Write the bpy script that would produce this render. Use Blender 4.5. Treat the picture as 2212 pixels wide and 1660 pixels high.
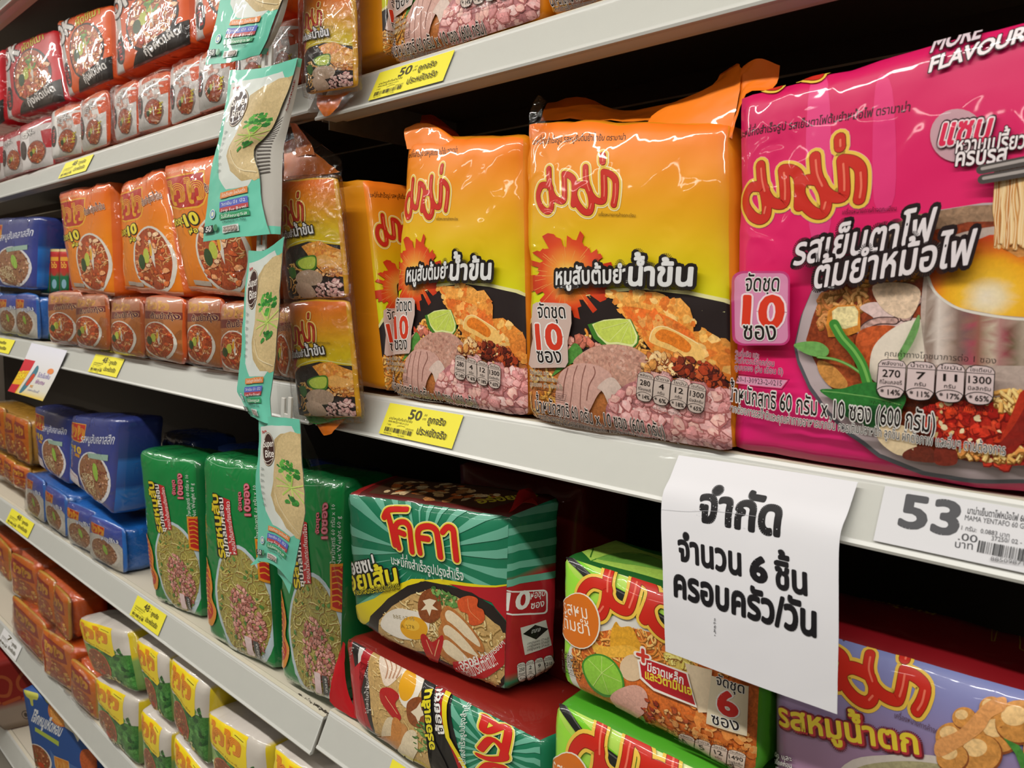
import bpy, math, random
import numpy as np
from mathutils import Matrix, Vector
from mathutils.geometry import tessellate_polygon
random.seed(7)
for o in list(bpy.data.objects): bpy.data.objects.remove(o)
SC = bpy.context.scene
COL = SC.collection
# ------------------------------------------------------------ camera
F = 1662.0; CAM = np.array([0, -.65, 1.3])
_v1 = np.array([-1778, -215, F]); _v1 /= np.linalg.norm(_v1)
_vz = np.array([-394/F, (F*F+1778*394)/(215*F), 1.]); _vz /= np.linalg.norm(_vz)
EX = -_v1; EZ = -_vz; EY = np.cross(EZ, EX); MW = np.array([EX, EY, EZ])
def ray(px, py): return MW @ np.array([px-1106., py-830., F])
def aY(px, py, Y=0.):
    r = ray(px, py); return CAM + r*((Y-CAM[1])/r[1])
def aZ(px, py, Z):
    r = ray(px, py); return CAM + r*((Z-CAM[2])/r[2])
def aX(px, py, X):
    r = ray(px, py); return CAM + r*((X-CAM[0])/r[0])
cd = bpy.data.cameras.new('camera'); cam = bpy.data.objects.new('camera', cd); COL.objects.link(cam)
cd.sensor_width = 36; cd.lens = F/2212*36; cd.clip_start = .01
mw = Matrix.Identity(4)
for i in range(3):
    mw[i][0] = MW[i][0]; mw[i][1] = -MW[i][1]; mw[i][2] = -MW[i][2]; mw[i][3] = CAM[i]
cam.matrix_world = mw; SC.camera = cam
cd.dof.use_dof = True; cd.dof.focus_distance = .95; cd.dof.aperture_fstop = 11
# ------------------------------------------------------------ world, ceiling lamps, exposure
w = bpy.data.worlds.new('store_air'); SC.world = w; w.use_nodes = True
w.node_tree.nodes['Background'].inputs[0].default_value = (1, .93, .84, 1)
w.node_tree.nodes['Background'].inputs[1].default_value = .25
SC.view_settings.view_transform = 'Standard'; SC.view_settings.look = 'None'
SC.view_settings.exposure = 0.0; SC.view_settings.gamma = 1
def lamp(x, y, z, sx, sy, e, col=(1, .965, .9)):
    l = bpy.data.lights.new('ceiling_lamp', 'AREA'); l.shape = 'RECTANGLE'; l.size = sx; l.size_y = sy; l.energy = e; l.color = col
    o = bpy.data.objects.new('ceiling_lamp', l); COL.objects.link(o); o.location = (x, y, z); return o
for x in (-4.8, -3.6, -2.4, -1.2, 0., 1.2): lamp(x, -1.15, 2.66, 1.12, .09, 20)
for x in (-4.6, -3.1, -1.6, -.1, 1.4): lamp(x, -2.9, 2.66, 1.2, .1, 8)
# ------------------------------------------------------------ helpers
def lin(c):
    if isinstance(c, str):
        c = [int(c[i:i+2], 16)/255 for i in (1, 3, 5)]
    c = np.asarray(c, float)
    return np.where(c <= .04045, c/12.92, ((c+.055)/1.055)**2.4)
def tag(o, label=None, cat=None, group=None, kind=None):
    if label: o['label'] = label
    if cat: o['category'] = cat
    if group: o['group'] = group
    if kind: o['kind'] = kind
    return o
def nrm(v): v = np.asarray(v, float); return v/max(np.linalg.norm(v), 1e-12)
_rt = np.random.RandomState(3).rand(8192)*2-1
def vn(P, s, seed=0):
    P = np.asarray(P, float)*s + 100.37 + seed*17.13
    i = np.floor(P).astype(np.int64); f = P-i; f = f*f*(3-2*f)
    def h(a, b, c): return _rt[((a*73856093) ^ (b*19349663) ^ (c*83492791) ^ (seed*2654435)) & 8191]
    x, y, z = i[..., 0], i[..., 1], i[..., 2]; u, v, t = f[..., 0], f[..., 1], f[..., 2]
    r = 0
    for dx in (0, 1):
        for dy in (0, 1):
            for dz in (0, 1):
                r = r + h(x+dx, y+dy, z+dz)*(u if dx else 1-u)*(v if dy else 1-v)*(t if dz else 1-t)
    return r
def crumple(P, s, seed=0):
    return vn(P, s, seed)*.6 + (.5-np.abs(vn(P, s*1.7, seed+1)))*.5 + (.4-np.abs(vn(P, s*3.6, seed+2)))*.25
# ------------------------------------------------------------ materials
MATS = {}
def newmat(name):
    m = bpy.data.materials.new(name); m.use_nodes = True
    return m, m.node_tree, m.node_tree.nodes['Principled BSDF']
def film_mat(name, rough=.3, coat=.5, crinkle=.35, cs=60., coatr=.06):
    """printed plastic film: colour from the print, food-photo grain from the alpha, crinkles as bump"""
    if name in MATS: return MATS[name]
    m, nt, b = newmat(name); N = nt.nodes; L = nt.links
    at = N.new('ShaderNodeAttribute'); at.attribute_name = 'Col'
    tc = N.new('ShaderNodeTexCoord')
    n1 = N.new('ShaderNodeTexNoise'); n1.inputs['Scale'].default_value = 260; n1.inputs['Detail'].default_value = 4; n1.inputs['Distortion'].default_value = .8
    L.new(tc.outputs['Object'], n1.inputs['Vector'])
    mr = N.new('ShaderNodeMapRange'); mr.inputs[1].default_value = .3; mr.inputs[2].default_value = .7; mr.inputs[3].default_value = -1.; mr.inputs[4].default_value = 1.
    L.new(n1.outputs[0], mr.inputs[0])
    mu = N.new('ShaderNodeMath'); mu.operation = 'MULTIPLY_ADD'; mu.inputs[2].default_value = 1
    L.new(mr.outputs[0], mu.inputs[0]); L.new(at.outputs['Alpha'], mu.inputs[1])
    vm = N.new('ShaderNodeVectorMath'); vm.operation = 'SCALE'
    L.new(at.outputs['Color'], vm.inputs[0]); L.new(mu.outputs[0], vm.inputs['Scale'])
    L.new(vm.outputs[0], b.inputs['Base Color'])
    b.inputs['Roughness'].default_value = rough; b.inputs['Specular IOR Level'].default_value = .3
    b.inputs['Coat Weight'].default_value = coat; b.inputs['Coat Roughness'].default_value = coatr
    n2 = N.new('ShaderNodeTexNoise'); n2.inputs['Scale'].default_value = cs*.55; n2.inputs['Detail'].default_value = 2.; n2.inputs['Distortion'].default_value = .9; n2.inputs['Roughness'].default_value = .5; n2.noise_type = 'RIDGED_MULTIFRACTAL'; n2.normalize = True
    L.new(tc.outputs['Object'], n2.inputs['Vector'])
    n3 = N.new('ShaderNodeTexNoise'); n3.inputs['Scale'].default_value = cs*.22; n3.inputs['Detail'].default_value = 1
    L.new(tc.outputs['Object'], n3.inputs['Vector'])
    m2 = N.new('ShaderNodeMath'); m2.operation = 'MULTIPLY'; L.new(n2.outputs[0], m2.inputs[0])
    r2 = N.new('ShaderNodeMapRange'); r2.inputs[1].default_value = .42; r2.inputs[2].default_value = .68
    L.new(n3.outputs[0], r2.inputs[0]); L.new(r2.outputs[0], m2.inputs[1])
    bp = N.new('ShaderNodeBump'); bp.inputs['Strength'].default_value = crinkle; bp.inputs['Distance'].default_value = .006
    L.new(m2.outputs[0], bp.inputs['Height'])
    L.new(bp.outputs[0], b.inputs['Coat Normal'])
    bp2 = N.new('ShaderNodeBump'); bp2.inputs['Strength'].default_value = crinkle*.4; bp2.inputs['Distance'].default_value = .006
    L.new(m2.outputs[0], bp2.inputs['Height']); L.new(bp2.outputs[0], b.inputs['Normal'])
    MATS[name] = m; return m
def clear_mat(name='clear_film', tint=(.985, .985, .985), base=.05, crinkle=.9, cs=45., rough=.08):
    if name in MATS: return MATS[name]
    m, nt, b = newmat(name); N = nt.nodes; L = nt.links; N.remove(b)
    out = N['Material Output']
    tr = N.new('ShaderNodeBsdfTransparent'); tr.inputs[0].default_value = (*tint, 1)
    gl = N.new('ShaderNodeBsdfGlossy'); gl.inputs['Roughness'].default_value = rough
    lw = N.new('ShaderNodeLayerWeight'); lw.inputs[0].default_value = .3
    mr = N.new('ShaderNodeMapRange'); mr.inputs[3].default_value = base; mr.inputs[4].default_value = .38
    L.new(lw.outputs['Fresnel'], mr.inputs[0])
    mx = N.new('ShaderNodeMixShader'); L.new(mr.outputs[0], mx.inputs[0]); L.new(tr.outputs[0], mx.inputs[1]); L.new(gl.outputs[0], mx.inputs[2])
    L.new(mx.outputs[0], out.inputs[0])
    tc = N.new('ShaderNodeTexCoord'); n2 = N.new('ShaderNodeTexNoise'); n2.inputs['Scale'].default_value = cs; n2.inputs['Detail'].default_value = 3; n2.inputs['Distortion'].default_value = 1.5
    L.new(tc.outputs['Object'], n2.inputs['Vector'])
    bp = N.new('ShaderNodeBump'); bp.inputs['Strength'].default_value = crinkle; bp.inputs['Distance'].default_value = .006
    L.new(n2.outputs[0], bp.inputs['Height']); L.new(bp.outputs[0], gl.inputs['Normal']); L.new(bp.outputs[0], lw.inputs['Normal'])
    MATS[name] = m; return m
def plain(name, col, rough=.5, metal=0., var=.04, scale=20., bump=0., trans=0., spec=.5, coat=0.):
    if name in MATS: return MATS[name]
    m, nt, b = newmat(name); N = nt.nodes; L = nt.links
    tc = N.new('ShaderNodeTexCoord'); n = N.new('ShaderNodeTexNoise'); n.inputs['Scale'].default_value = scale; n.inputs['Detail'].default_value = 5
    L.new(tc.outputs['Object'], n.inputs['Vector'])
    cr = N.new('ShaderNodeMix'); cr.data_type = 'RGBA'; c = lin(col)
    cr.inputs[6].default_value = (*(c*(1-var)), 1); cr.inputs[7].default_value = (*np.minimum(1, c*(1+var)), 1)
    L.new(n.outputs[0], cr.inputs[0]); L.new(cr.outputs[2], b.inputs['Base Color'])
    b.inputs['Roughness'].default_value = rough; b.inputs['Metallic'].default_value = metal
    b.inputs['Specular IOR Level'].default_value = spec; b.inputs['Coat Weight'].default_value = coat
    b.inputs['Transmission Weight'].default_value = trans
    if bump:
        bp = N.new('ShaderNodeBump'); bp.inputs['Strength'].default_value = bump; bp.inputs['Distance'].default_value = .002
        L.new(n.outputs[0], bp.inputs['Height']); L.new(bp.outputs[0], b.inputs['Normal'])
    MATS[name] = m; return m
# ------------------------------------------------------------ mesh output
def mkmesh(name, V, T, C=None, Nn=None, mat=None, smooth=True):
    V = np.ascontiguousarray(V, np.float32); T = np.asarray(T)
    me = bpy.data.meshes.new(name); k = T.shape[1]
    me.vertices.add(len(V)); me.vertices.foreach_set('co', V.ravel())
    me.loops.add(T.size); me.loops.foreach_set('vertex_index', T.ravel().astype(np.int32))
    me.polygons.add(len(T)); me.polygons.foreach_set('loop_start', np.arange(0, T.size, k, dtype=np.int32))
    me.update(calc_edges=True)
    me.polygons.foreach_set('use_smooth', np.full(len(T), smooth))
    if C is not None:
        ca = me.color_attributes.new('Col', 'BYTE_COLOR', 'POINT'); ca.data.foreach_set('color', np.ascontiguousarray(np.clip(C, 0, 1), np.float32).ravel())
    if Nn is not None:
        me.normals_split_custom_set_from_vertices([tuple(n) for n in Nn])
    if mat: me.materials.append(mat)
    return me
def vnormals(V, T, idx=None):
    """area weighted normals; idx maps vertices to merged ids"""
    fn = np.cross(V[T[:, 1]]-V[T[:, 0]], V[T[:, 2]]-V[T[:, 0]])
    if idx is None: idx = np.arange(len(V))
    acc = np.zeros((idx.max()+1, 3))
    for k in range(3): np.add.at(acc, idx[T[:, k]], fn)
    n = acc[idx]; return n/np.maximum(np.linalg.norm(n, axis=1, keepdims=True), 1e-12)
def link(name, me, parent=None, loc=None, rz=0):
    o = bpy.data.objects.new(name, me); COL.objects.link(o)
    if parent is not None: o.parent = parent
    if loc is not None: o.location = loc
    if rz: o.rotation_euler = (0, 0, rz)
    return o
def empty(name, loc, rz=0):
    o = bpy.data.objects.new(name, None); COL.objects.link(o); o.empty_display_size = .02
    o.location = [float(a) for a in loc]; o.rotation_euler = (0, 0, rz); return o
def tolocal(P, loc, rz):
    P = np.asarray(P, float)-np.asarray(loc); c, s = math.cos(-rz), math.sin(-rz)
    x = P[..., 0]*c-P[..., 1]*s; y = P[..., 0]*s+P[..., 1]*c
    return np.stack([x, y, P[..., 2]], -1)
def boxmesh(boxes, bev=.0):
    V = []; T = []
    for (x0, x1, y0, y1, z0, z1) in boxes:
        b = len(V)
        V += [(x0, y0, z0), (x1, y0, z0), (x1, y1, z0), (x0, y1, z0), (x0, y0, z1), (x1, y0, z1), (x1, y1, z1), (x0, y1, z1)]
        T += [(b, b+3, b+2, b+1), (b+4, b+5, b+6, b+7), (b, b+1, b+5, b+4), (b+1, b+2, b+6, b+5), (b+2, b+3, b+7, b+6), (b+3, b, b+4, b+7)]
    return np.array(V), np.array(T)
def box(name, boxes, mat, parent=None, loc=None, bev=.0):
    V, T = boxmesh(boxes); o = link(name, mkmesh(name, V, T, mat=mat, smooth=False), parent, loc)
    if bev:
        m = o.modifiers.new('bevel', 'BEVEL'); m.width = bev; m.segments = 2
    return o
# ------------------------------------------------------------ 2D artwork
_tc = {}; _ly = {}
_slots = [bpy.data.materials.new('ink_a'), bpy.data.materials.new('ink_b')]
UPV = 'ิีึืัำ'; TONE = '่้๊๋์็'
def glyphs(s, fat=0., res=3):
    k = (s, round(fat, 4), res)
    if k in _tc: return _tc[k]
    if fat > 0:
        t = glyphs(s, 0., res)
        if len(t) == 0: return t
        V, inv = np.unique(np.round(t.reshape(-1, 2), 5), axis=0, return_inverse=True); T = inv.reshape(-1, 3)
        E = np.vstack([T[:, [0, 1]], T[:, [1, 2]], T[:, [2, 0]]]); key = np.sort(E, 1); _, i0, cnt = np.unique(key, axis=0, return_index=True, return_counts=True); E = E[i0[cnt == 1]]
        A, B = V[E[:, 0]], V[E[:, 1]]; d = B-A; L = np.linalg.norm(d, axis=1, keepdims=True); ok = L[:, 0] > 1e-6; A, B, d, L = A[ok], B[ok], d[ok], L[ok]
        n = np.stack([-d[:, 1], d[:, 0]], 1)/L*fat
        out = []; lay = [t]+[np.concatenate([np.stack([A-n, A+n, B+n], 1)[j_::3], np.stack([A-n, B+n, B-n], 1)[j_::3]]) for j_ in range(3)]
        if res > 1:
            nx_ = {}; di = d/L
            ids = np.unique(np.round(np.vstack([A, B]), 4), axis=0, return_inverse=True)[1].ravel(); ia, ib = ids[:len(A)], ids[len(A):]
            m_ = np.full(ids.max()+1, -1); m_[ia] = np.arange(len(A)); nxt = m_[ib]; cosn = (di*di[nxt]).sum(1); k_ = cosn < .93; P = B[k_]
            an = np.linspace(0, 2*math.pi, 8); c = np.stack([np.cos(an), np.sin(an)], 1)*fat
            for i in range(len(an)-1): out.append(np.stack([P, P+c[i], P+c[i+1]], 1))
        _ly[k] = lay+([np.vstack(out)] if out else []); _tc[k] = np.vstack(_ly[k]); return _tc[k]
    c = bpy.data.curves.new('t', 'FONT'); c.body = s; c.size = 1; c.resolution_u = res; c.fill_mode = 'FRONT'
    c.materials.append(_slots[0]); c.materials.append(_slots[1])
    for i, ch in enumerate(s):
        if ch in TONE and ((i and s[i-1] in UPV) or (i+1 < len(s) and s[i+1] == 'ำ')): c.body_format[i].material_index = 1
    o = bpy.data.objects.new('t', c); COL.objects.link(o)
    dg = bpy.context.evaluated_depsgraph_get(); ev = o.evaluated_get(dg); me = ev.to_mesh(); me.calc_loop_triangles()
    V = np.zeros(len(me.vertices)*3, np.float32); me.vertices.foreach_get('co', V); V = V.reshape(-1, 3)[:, :2].astype(float)
    T = np.zeros(len(me.loop_triangles)*3, np.int32); me.loop_triangles.foreach_get('vertices', T)
    mi = np.zeros(len(me.loop_triangles), np.int32); me.loop_triangles.foreach_get('material_index', mi)
    t = V[T.reshape(-1, 3)]; t[mi == 1, :, 1] += .17; ev.to_mesh_clear()
    bpy.data.objects.remove(o); bpy.data.curves.remove(c)
    _tc[k] = t; return t
def cr(pts, n=6, closed=False):
    P = np.asarray(pts, float); N = len(P); out = []
    if closed: idx = [(i-1, i, i+1, i+2) for i in range(N)]
    else: idx = [(max(i-1, 0), i, i+1, min(i+2, N-1)) for i in range(N-1)]
    for a, b, c, d in idx:
        a, b, c, d = P[a % N], P[b % N], P[c % N], P[d % N]
        for k in range(n):
            t = k/n; out.append(.5*((2*b)+(c-a)*t+(2*a-5*b+4*c-d)*t*t+(3*b-a-3*c+d)*t**3))
    if not closed: out.append(P[-1])
    return np.array(out)
def tess(P):
    P = np.asarray(P, float)
    tr = tessellate_polygon([[Vector((x, y, 0)) for x, y in P]])
    return P[np.array(tr)] if len(tr) else np.zeros((0, 3, 2))
def homography(src, dst):
    A = []
    for (x, y), (u, v) in zip(src, dst):
        A.append([x, y, 1, 0, 0, 0, -u*x, -u*y, -u]); A.append([0, 0, 0, x, y, 1, -v*x, -v*y, -v])
    return np.linalg.svd(np.array(A))[2][-1].reshape(3, 3)
def inpoly(p, poly):
    x, y = p; r = False; n = len(poly); j = n-1
    for i in range(n):
        xi, yi = poly[i]; xj, yj = poly[j]
        if (yi > y) != (yj > y) and x < (xj-xi)*(y-yi)/(yj-yi)+xi: r = not r
        j = i
    return r
class GridInv:
    """maps points of the reference view onto the face grid G they lie on"""
    def __init__(s, G, W, H):
        s.W, s.H = W, H; nv, nu = G.shape[0]-1, G.shape[1]-1; v = (G-CAM) @ MW; s.Q = np.stack([1106+F*v[..., 0]/v[..., 2], 830+F*v[..., 1]/v[..., 2]], -1); s.nu, s.nv = nu, nv
        Q = s.Q; s.h = homography([Q[0, 0], Q[0, -1], Q[-1, -1], Q[-1, 0]], [(0, 0), (nu, 0), (nu, nv), (0, nv)])
    def ev(s, U):
        i = np.clip(np.floor(U[:, 0]).astype(int), 0, s.nu-1); j = np.clip(np.floor(U[:, 1]).astype(int), 0, s.nv-1); a = (U[:, 0]-i)[:, None]; b = (U[:, 1]-j)[:, None]; Q = s.Q
        return (Q[j, i]*(1-a)+Q[j, i+1]*a)*(1-b)+(Q[j+1, i]*(1-a)+Q[j+1, i+1]*a)*b
    def __call__(s, p):
        q = np.c_[p, np.ones(len(p))] @ s.h.T; U = q[:, :2]/q[:, 2:]; e = .5; U0 = U.copy(); lo = np.array([.6, .6]); hi = np.array([s.nu-.6, s.nv-.6])
        for k in range(7):
            Uc = np.clip(U, lo, hi); r = p-s.ev(U); dx = (s.ev(Uc+[e, 0])-s.ev(Uc-[e, 0]))/(2*e); dy = (s.ev(Uc+[0, e])-s.ev(Uc-[0, e]))/(2*e)
            det = dx[:, 0]*dy[:, 1]-dx[:, 1]*dy[:, 0]; st = np.stack([(r[:, 0]*dy[:, 1]-r[:, 1]*dy[:, 0])/det, (dx[:, 0]*r[:, 1]-dx[:, 1]*r[:, 0])/det], 1)
            U = U+np.clip(st, -2, 2)*.9
        return U/np.array([s.nu, s.nv])*np.array([s.W, s.H])
class Art:
    """flat print, W x H millimetres. Points are given in a view frame and mapped to the face."""
    def __init__(s, W, H, quad=None, view=(1, 0, 0), bg='#ffffff', bgtex=0.):
        s.W, s.H = W, H; s.P = []; s.z = 0.; s.bg = bg; s.bgtex = bgtex; s.vw = view; s.aff = None
        s.gi = GridInv(quad, W, H) if isinstance(quad, np.ndarray) else None
        s.h = homography(quad, [(0, 0), (W, 0), (W, H), (0, H)]) if (quad is not None and s.gi is None) else None
        s.rs = random.Random(5)
    def view(s, sc, ox, oy): s.vw = (sc, ox, oy); s.aff = None; return s
    def m(s, p):
        p = np.atleast_2d(np.asarray(p, float))
        if s.aff is not None: p = p @ s.aff[0]+s.aff[1]
        p = p/s.vw[0]+np.array(s.vw[1:])
        if s.gi is not None: return s.gi(p)
        if s.h is None: return np.stack([p[:, 0], s.H-p[:, 1]], 1)
        q = np.c_[p, np.ones(len(p))] @ s.h.T; return q[:, :2]/q[:, 2:]
    def affine(s, src, dst):
        A = np.c_[np.array(src, float), np.ones(3)]; X = np.linalg.solve(A, np.array(dst, float)); s.aff = (X[:2], X[2])
    def add(s, tris, col, tex=0., dz=1.):
        if len(tris) == 0: return
        s.z += dz; s.P.append((np.asarray(tris, float), col, tex, s.z))
    def fill(s, pts, col, tex=0., smooth=False, n=5):
        if smooth: pts = cr(pts, n, True)
        s.add(tess(s.m(pts)), col, tex)
    def ell(s, c, rx, ry, col, tex=0., rot=0, n=28):
        t = np.linspace(0, 2*math.pi, n, endpoint=False); x = rx*np.cos(t); y = ry*np.sin(t); cr_, sr = math.cos(rot), math.sin(rot)
        s.fill(np.stack([c[0]+x*cr_-y*sr, c[1]+x*sr+y*cr_], 1), col, tex)
    def rect(s, x0, y0, x1, y1, col, tex=0., r=0):
        if r:
            pts = []
            for cx, cy, a in ((x1-r, y0+r, -90), (x1-r, y1-r, 0), (x0+r, y1-r, 90), (x0+r, y0+r, 180)):
                pts += [(cx+r*math.cos(math.radians(a+k*22.5)), cy+r*math.sin(math.radians(a+k*22.5))) for k in range(5)]
            s.fill(pts, col, tex)
        else: s.fill([(x0, y0), (x1, y0), (x1, y1), (x0, y1)], col, tex)
    def _st(s, Q, wd, closed=False, caps=True):
        if closed: Q = np.vstack([Q, Q[:1]])
        d = np.diff(Q, axis=0); L = np.linalg.norm(d, axis=1); ok = L > 1e-6; Q = np.vstack([Q[:-1][ok], Q[-1:]]); d = np.diff(Q, axis=0)
        if len(d) == 0: return np.zeros((0, 3, 2))
        n = np.stack([-d[:, 1], d[:, 0]], 1)/np.linalg.norm(d, axis=1)[:, None]
        vnn = np.vstack([n[:1], n[:-1]+n[1:], n[-1:]])
        if closed: vnn[0] = vnn[-1] = n[0]+n[-1]
        vnn /= np.maximum(np.linalg.norm(vnn, axis=1, keepdims=True), 1e-6)
        A = Q+vnn*wd/2; B = Q-vnn*wd/2
        t = [np.stack([A[:-1], B[:-1], B[1:]], 1), np.stack([A[:-1], B[1:], A[1:]], 1)]
        if caps and not closed:
            for e in (Q[0], Q[-1]):
                a = np.linspace(0, 2*math.pi, 13); c = e+np.stack([np.cos(a), np.sin(a)], 1)*wd/2
                t.append(np.stack([np.repeat(e[None], 12, 0), c[:-1], c[1:]], 1))
        return np.vstack(t)
    def stroke(s, pts, wd, col, tex=0., smooth=True, closed=False, n=5, caps=True):
        """wd in millimetres"""
        if smooth and len(pts) > 2: pts = cr(pts, n, closed)
        q = s.m(pts)
        if caps and not closed: s.strokes([(np.asarray(pts), closed)], wd, col, tex, 1, 1.) if len(pts) < 3 else s._capstroke(q, wd, col, tex)
        else: s.add(s._st(q, wd, closed, False), col, tex)
    def _capstroke(s, q, wd, col, tex):
        an = np.linspace(0, 2*math.pi, 13); cc = np.stack([np.cos(an), np.sin(an)], 1)*wd/2
        s.add(np.vstack([np.stack([np.repeat(q[-i][None], 12, 0), q[-i]+cc[:-1], q[-i]+cc[1:]], 1) for i in range(2)]), col, tex); s.add(s._st(q, wd, False, False), col, tex, .4)
    def strokes(s, lst, wd, col, tex=0., n=5, dz=2.5):
        Q = [(s.m(cr(p, n, c) if len(p) > 2 else np.array(p, float)), c) for p, c in lst]; an = np.linspace(0, 2*math.pi, 13); cc = np.stack([np.cos(an), np.sin(an)], 1)*wd/2; first = dz
        if len(Q) > 14: s.add(np.vstack([s._st(q, wd, c, False) for q, c in Q]), col, tex, dz); return
        for i in range(2):
            caps = [np.stack([np.repeat(q[-i][None], 12, 0), q[-i]+cc[:-1], q[-i]+cc[1:]], 1) for q, c in Q if not c]
            if caps: s.add(np.vstack(caps), col, tex, first); first = .4
        for q, c in Q: s.add(s._st(q, wd, c, False), col, tex, first); first = .4
    def text(s, st, p0, p1, h, col, fat=0., outs=(), up=None, res=3, sh=0.):
        q0 = s.m(p0)[0]; q1 = s.m(p1)[0]; e = np.asarray(p0, float)+(np.array([0, -h]) if up is None else np.array(up))
        ux = q1-q0; W = np.linalg.norm(ux); ux = ux/W; uy = np.array([-ux[1], ux[0]]); hv = s.m(e)[0]-q0
        if up is None: hv = uy*np.linalg.norm(hv)+ux*sh*np.linalg.norm(hv)
        g0 = glyphs(st, 0., res)
        if len(g0) == 0: return
        x0, x1 = g0[..., 0].min(), g0[..., 0].max(); k = W/(x1-x0)
        if res == 1 and fat < .02: fat = min(fat, 0.)
        for ft, c in list(outs)+[(fat, col)]:
            glyphs(st, ft, res); ls = _ly.get((st, round(ft, 4), res)) or [glyphs(st, ft, res)]
            for n_, g in enumerate(ls[::-1]): s.add(q0+((g[..., 0:1]-x0)*k)*ux+g[..., 1:2]*hv, c, 0., 1.2 if n_ == 0 else .35)
    def scatter(s, poly, n, sz, cols, tex=.25, asp=.7, smooth=True, edge=None):
        """loose irregular morsels, sz in mm"""
        Q = s.m(cr(poly, 4, True) if smooth else poly); lo, hi = Q.min(0), Q.max(0); R = s.rs; k = 0; tries = 0; b = {}
        while k < n and tries < n*12:
            tries += 1; p = np.array([R.uniform(lo[0], hi[0]), R.uniform(lo[1], hi[1])])
            if not inpoly(p, Q): continue
            k += 1; z = R.uniform(.6, 1.4)*sz; a0 = R.uniform(0, 6.28); ca, sa = math.cos(a0), math.sin(a0)
            t = np.arange(7)/7*2*math.pi; r = np.array([R.uniform(.65, 1.2) for _ in t])*z/2
            X = np.stack([r*np.cos(t), r*np.sin(t)*asp], 1); X = np.stack([X[:, 0]*ca-X[:, 1]*sa, X[:, 0]*sa+X[:, 1]*ca], 1)
            c = lin(R.choice(cols))*R.uniform(.85, 1.15)
            fan = lambda Y: np.stack([np.repeat(p[None], 7, 0), Y, np.roll(Y, -1, 0)], 1)
            if edge is not None: s.add(fan(p+X*1.16+np.array([.06, -.1])*z*.5), tuple(lin(edge)), tex, .03)
            s.add(fan(p+X), tuple(c), tex, .03)
            if edge is not None: s.add(fan(p+X*.45+np.array([-.08, .12])*z), tuple(np.minimum(1, c*1.22)), tex, .03)
    def noodles(s, poly, n, wd, cols, L=22, tex=.1, smooth=True, shade='#8a5a20', curl=.9):
        Q = s.m(cr(poly, 4, True) if smooth else poly); lo, hi = Q.min(0), Q.max(0); R = s.rs; k = 0; tries = 0
        while k < n and tries < n*15:
            tries += 1; p = np.array([R.uniform(lo[0], hi[0]), R.uniform(lo[1], hi[1])])
            if not inpoly(p, Q): continue
            k += 1; a = R.uniform(0, 6.28); da = R.uniform(-curl, curl); pts = [p]
            for i in range(int(L/2)):
                a += da*.35+R.uniform(-.35, .35); q = pts[-1]+2*np.array([math.cos(a), math.sin(a)])
                if not inpoly(q, Q): break
                pts.append(q)
            if len(pts) < 3: continue
            pts = np.array(pts); c = lin(R.choice(cols))
            if shade: s.add(s._st(pts+np.array([.15, -.35])*wd, wd*1.25, caps=False), tuple(lin(shade)), tex, .04)
            s.add(s._st(pts, wd, caps=False), tuple(c), tex, .04); s.add(s._st(pts+np.array([-.1, .15])*wd, wd*.35, caps=False), tuple(np.minimum(1, c*1.35)), 0., .04)
    # --- bake: clip to the face grid
    def bake(s, nu, nv, clip=True):
        key = (nu, nv)
        if getattr(s, '_bk', None) and s._bk[0] == key: return s._bk[1]
        if not s.P: s._bk = (key, None); return None
        T = np.vstack([p[0] for p in s.P]); I = np.concatenate([np.full(len(p[0]), i) for i, p in enumerate(s.P)])
        T = T/np.array([s.W, s.H])*np.array([nu, nv])
        def split(T, I, nx, ny, c, cull=0):
            D = T[..., 0]*nx+T[..., 1]*ny-c; e = 1e-7
            if True:
                cross = (D.min(1) < -e) & (D.max(1) > e) & ((np.abs(T-T[:, :1]).max((1, 2)) > .22) | (cull != 0))
                if cross.any():
                    A, ia, d = T[cross], I[cross], D[cross]; sg = d > 0
                    # the lone vertex
                    cnt = sg.sum(1); lone = np.where(cnt == 1, np.argmax(sg, 1), np.argmax(~sg, 1)); r = np.arange(len(A))
                    a = A[r, lone]; b = A[r, (lone+1) % 3]; cc = A[r, (lone+2) % 3]; da = d[r, lone]; db = d[r, (lone+1) % 3]; dc = d[r, (lone+2) % 3]
                    tb = np.clip(da/(da-db+1e-300), 0, 1)[:, None]; tcx = np.clip(da/(da-dc+1e-300), 0, 1)[:, None]
                    p = a+(b-a)*tb; q = a+(cc-a)*tcx
                    N = np.concatenate([np.stack([a, p, q], 1), np.stack([p, b, cc], 1), np.stack([p, cc, q], 1)])
                    T = np.concatenate([T[~cross], N]); I = np.concatenate([I[~cross], ia, ia, ia])
            ar = np.abs((T[:, 1, 0]-T[:, 0, 0])*(T[:, 2, 1]-T[:, 0, 1])-(T[:, 2, 0]-T[:, 0, 0])*(T[:, 1, 1]-T[:, 0, 1]))
            k = ar > 1e-7; T = T[k]; I = I[k]
            if cull:
                ctr = T.mean(1); k = (ctr[:, 0]*nx+ctr[:, 1]*ny-c)*cull > 0; T = T[k]; I = I[k]
            return T, I
        for nx, ny, c, cu in ((1, 0, 0, 1), (1, 0, nu, -1), (0, 1, 0, 1), (0, 1, nv, -1)): T, I = split(T, I, nx, ny, c, cu)
        for i in range(1, nu): T, I = split(T, I, 1, 0, i)
        for j in range(1, nv): T, I = split(T, I, 0, 1, j)
        for k in range(-nv+1, nu): T, I = split(T, I, 1, -1, k)
        ar = (T[:, 1, 0]-T[:, 0, 0])*(T[:, 2, 1]-T[:, 0, 1])-(T[:, 2, 0]-T[:, 0, 0])*(T[:, 1, 1]-T[:, 0, 1]); fl = ar < 0
        T[fl] = T[fl][:, ::-1]
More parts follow.
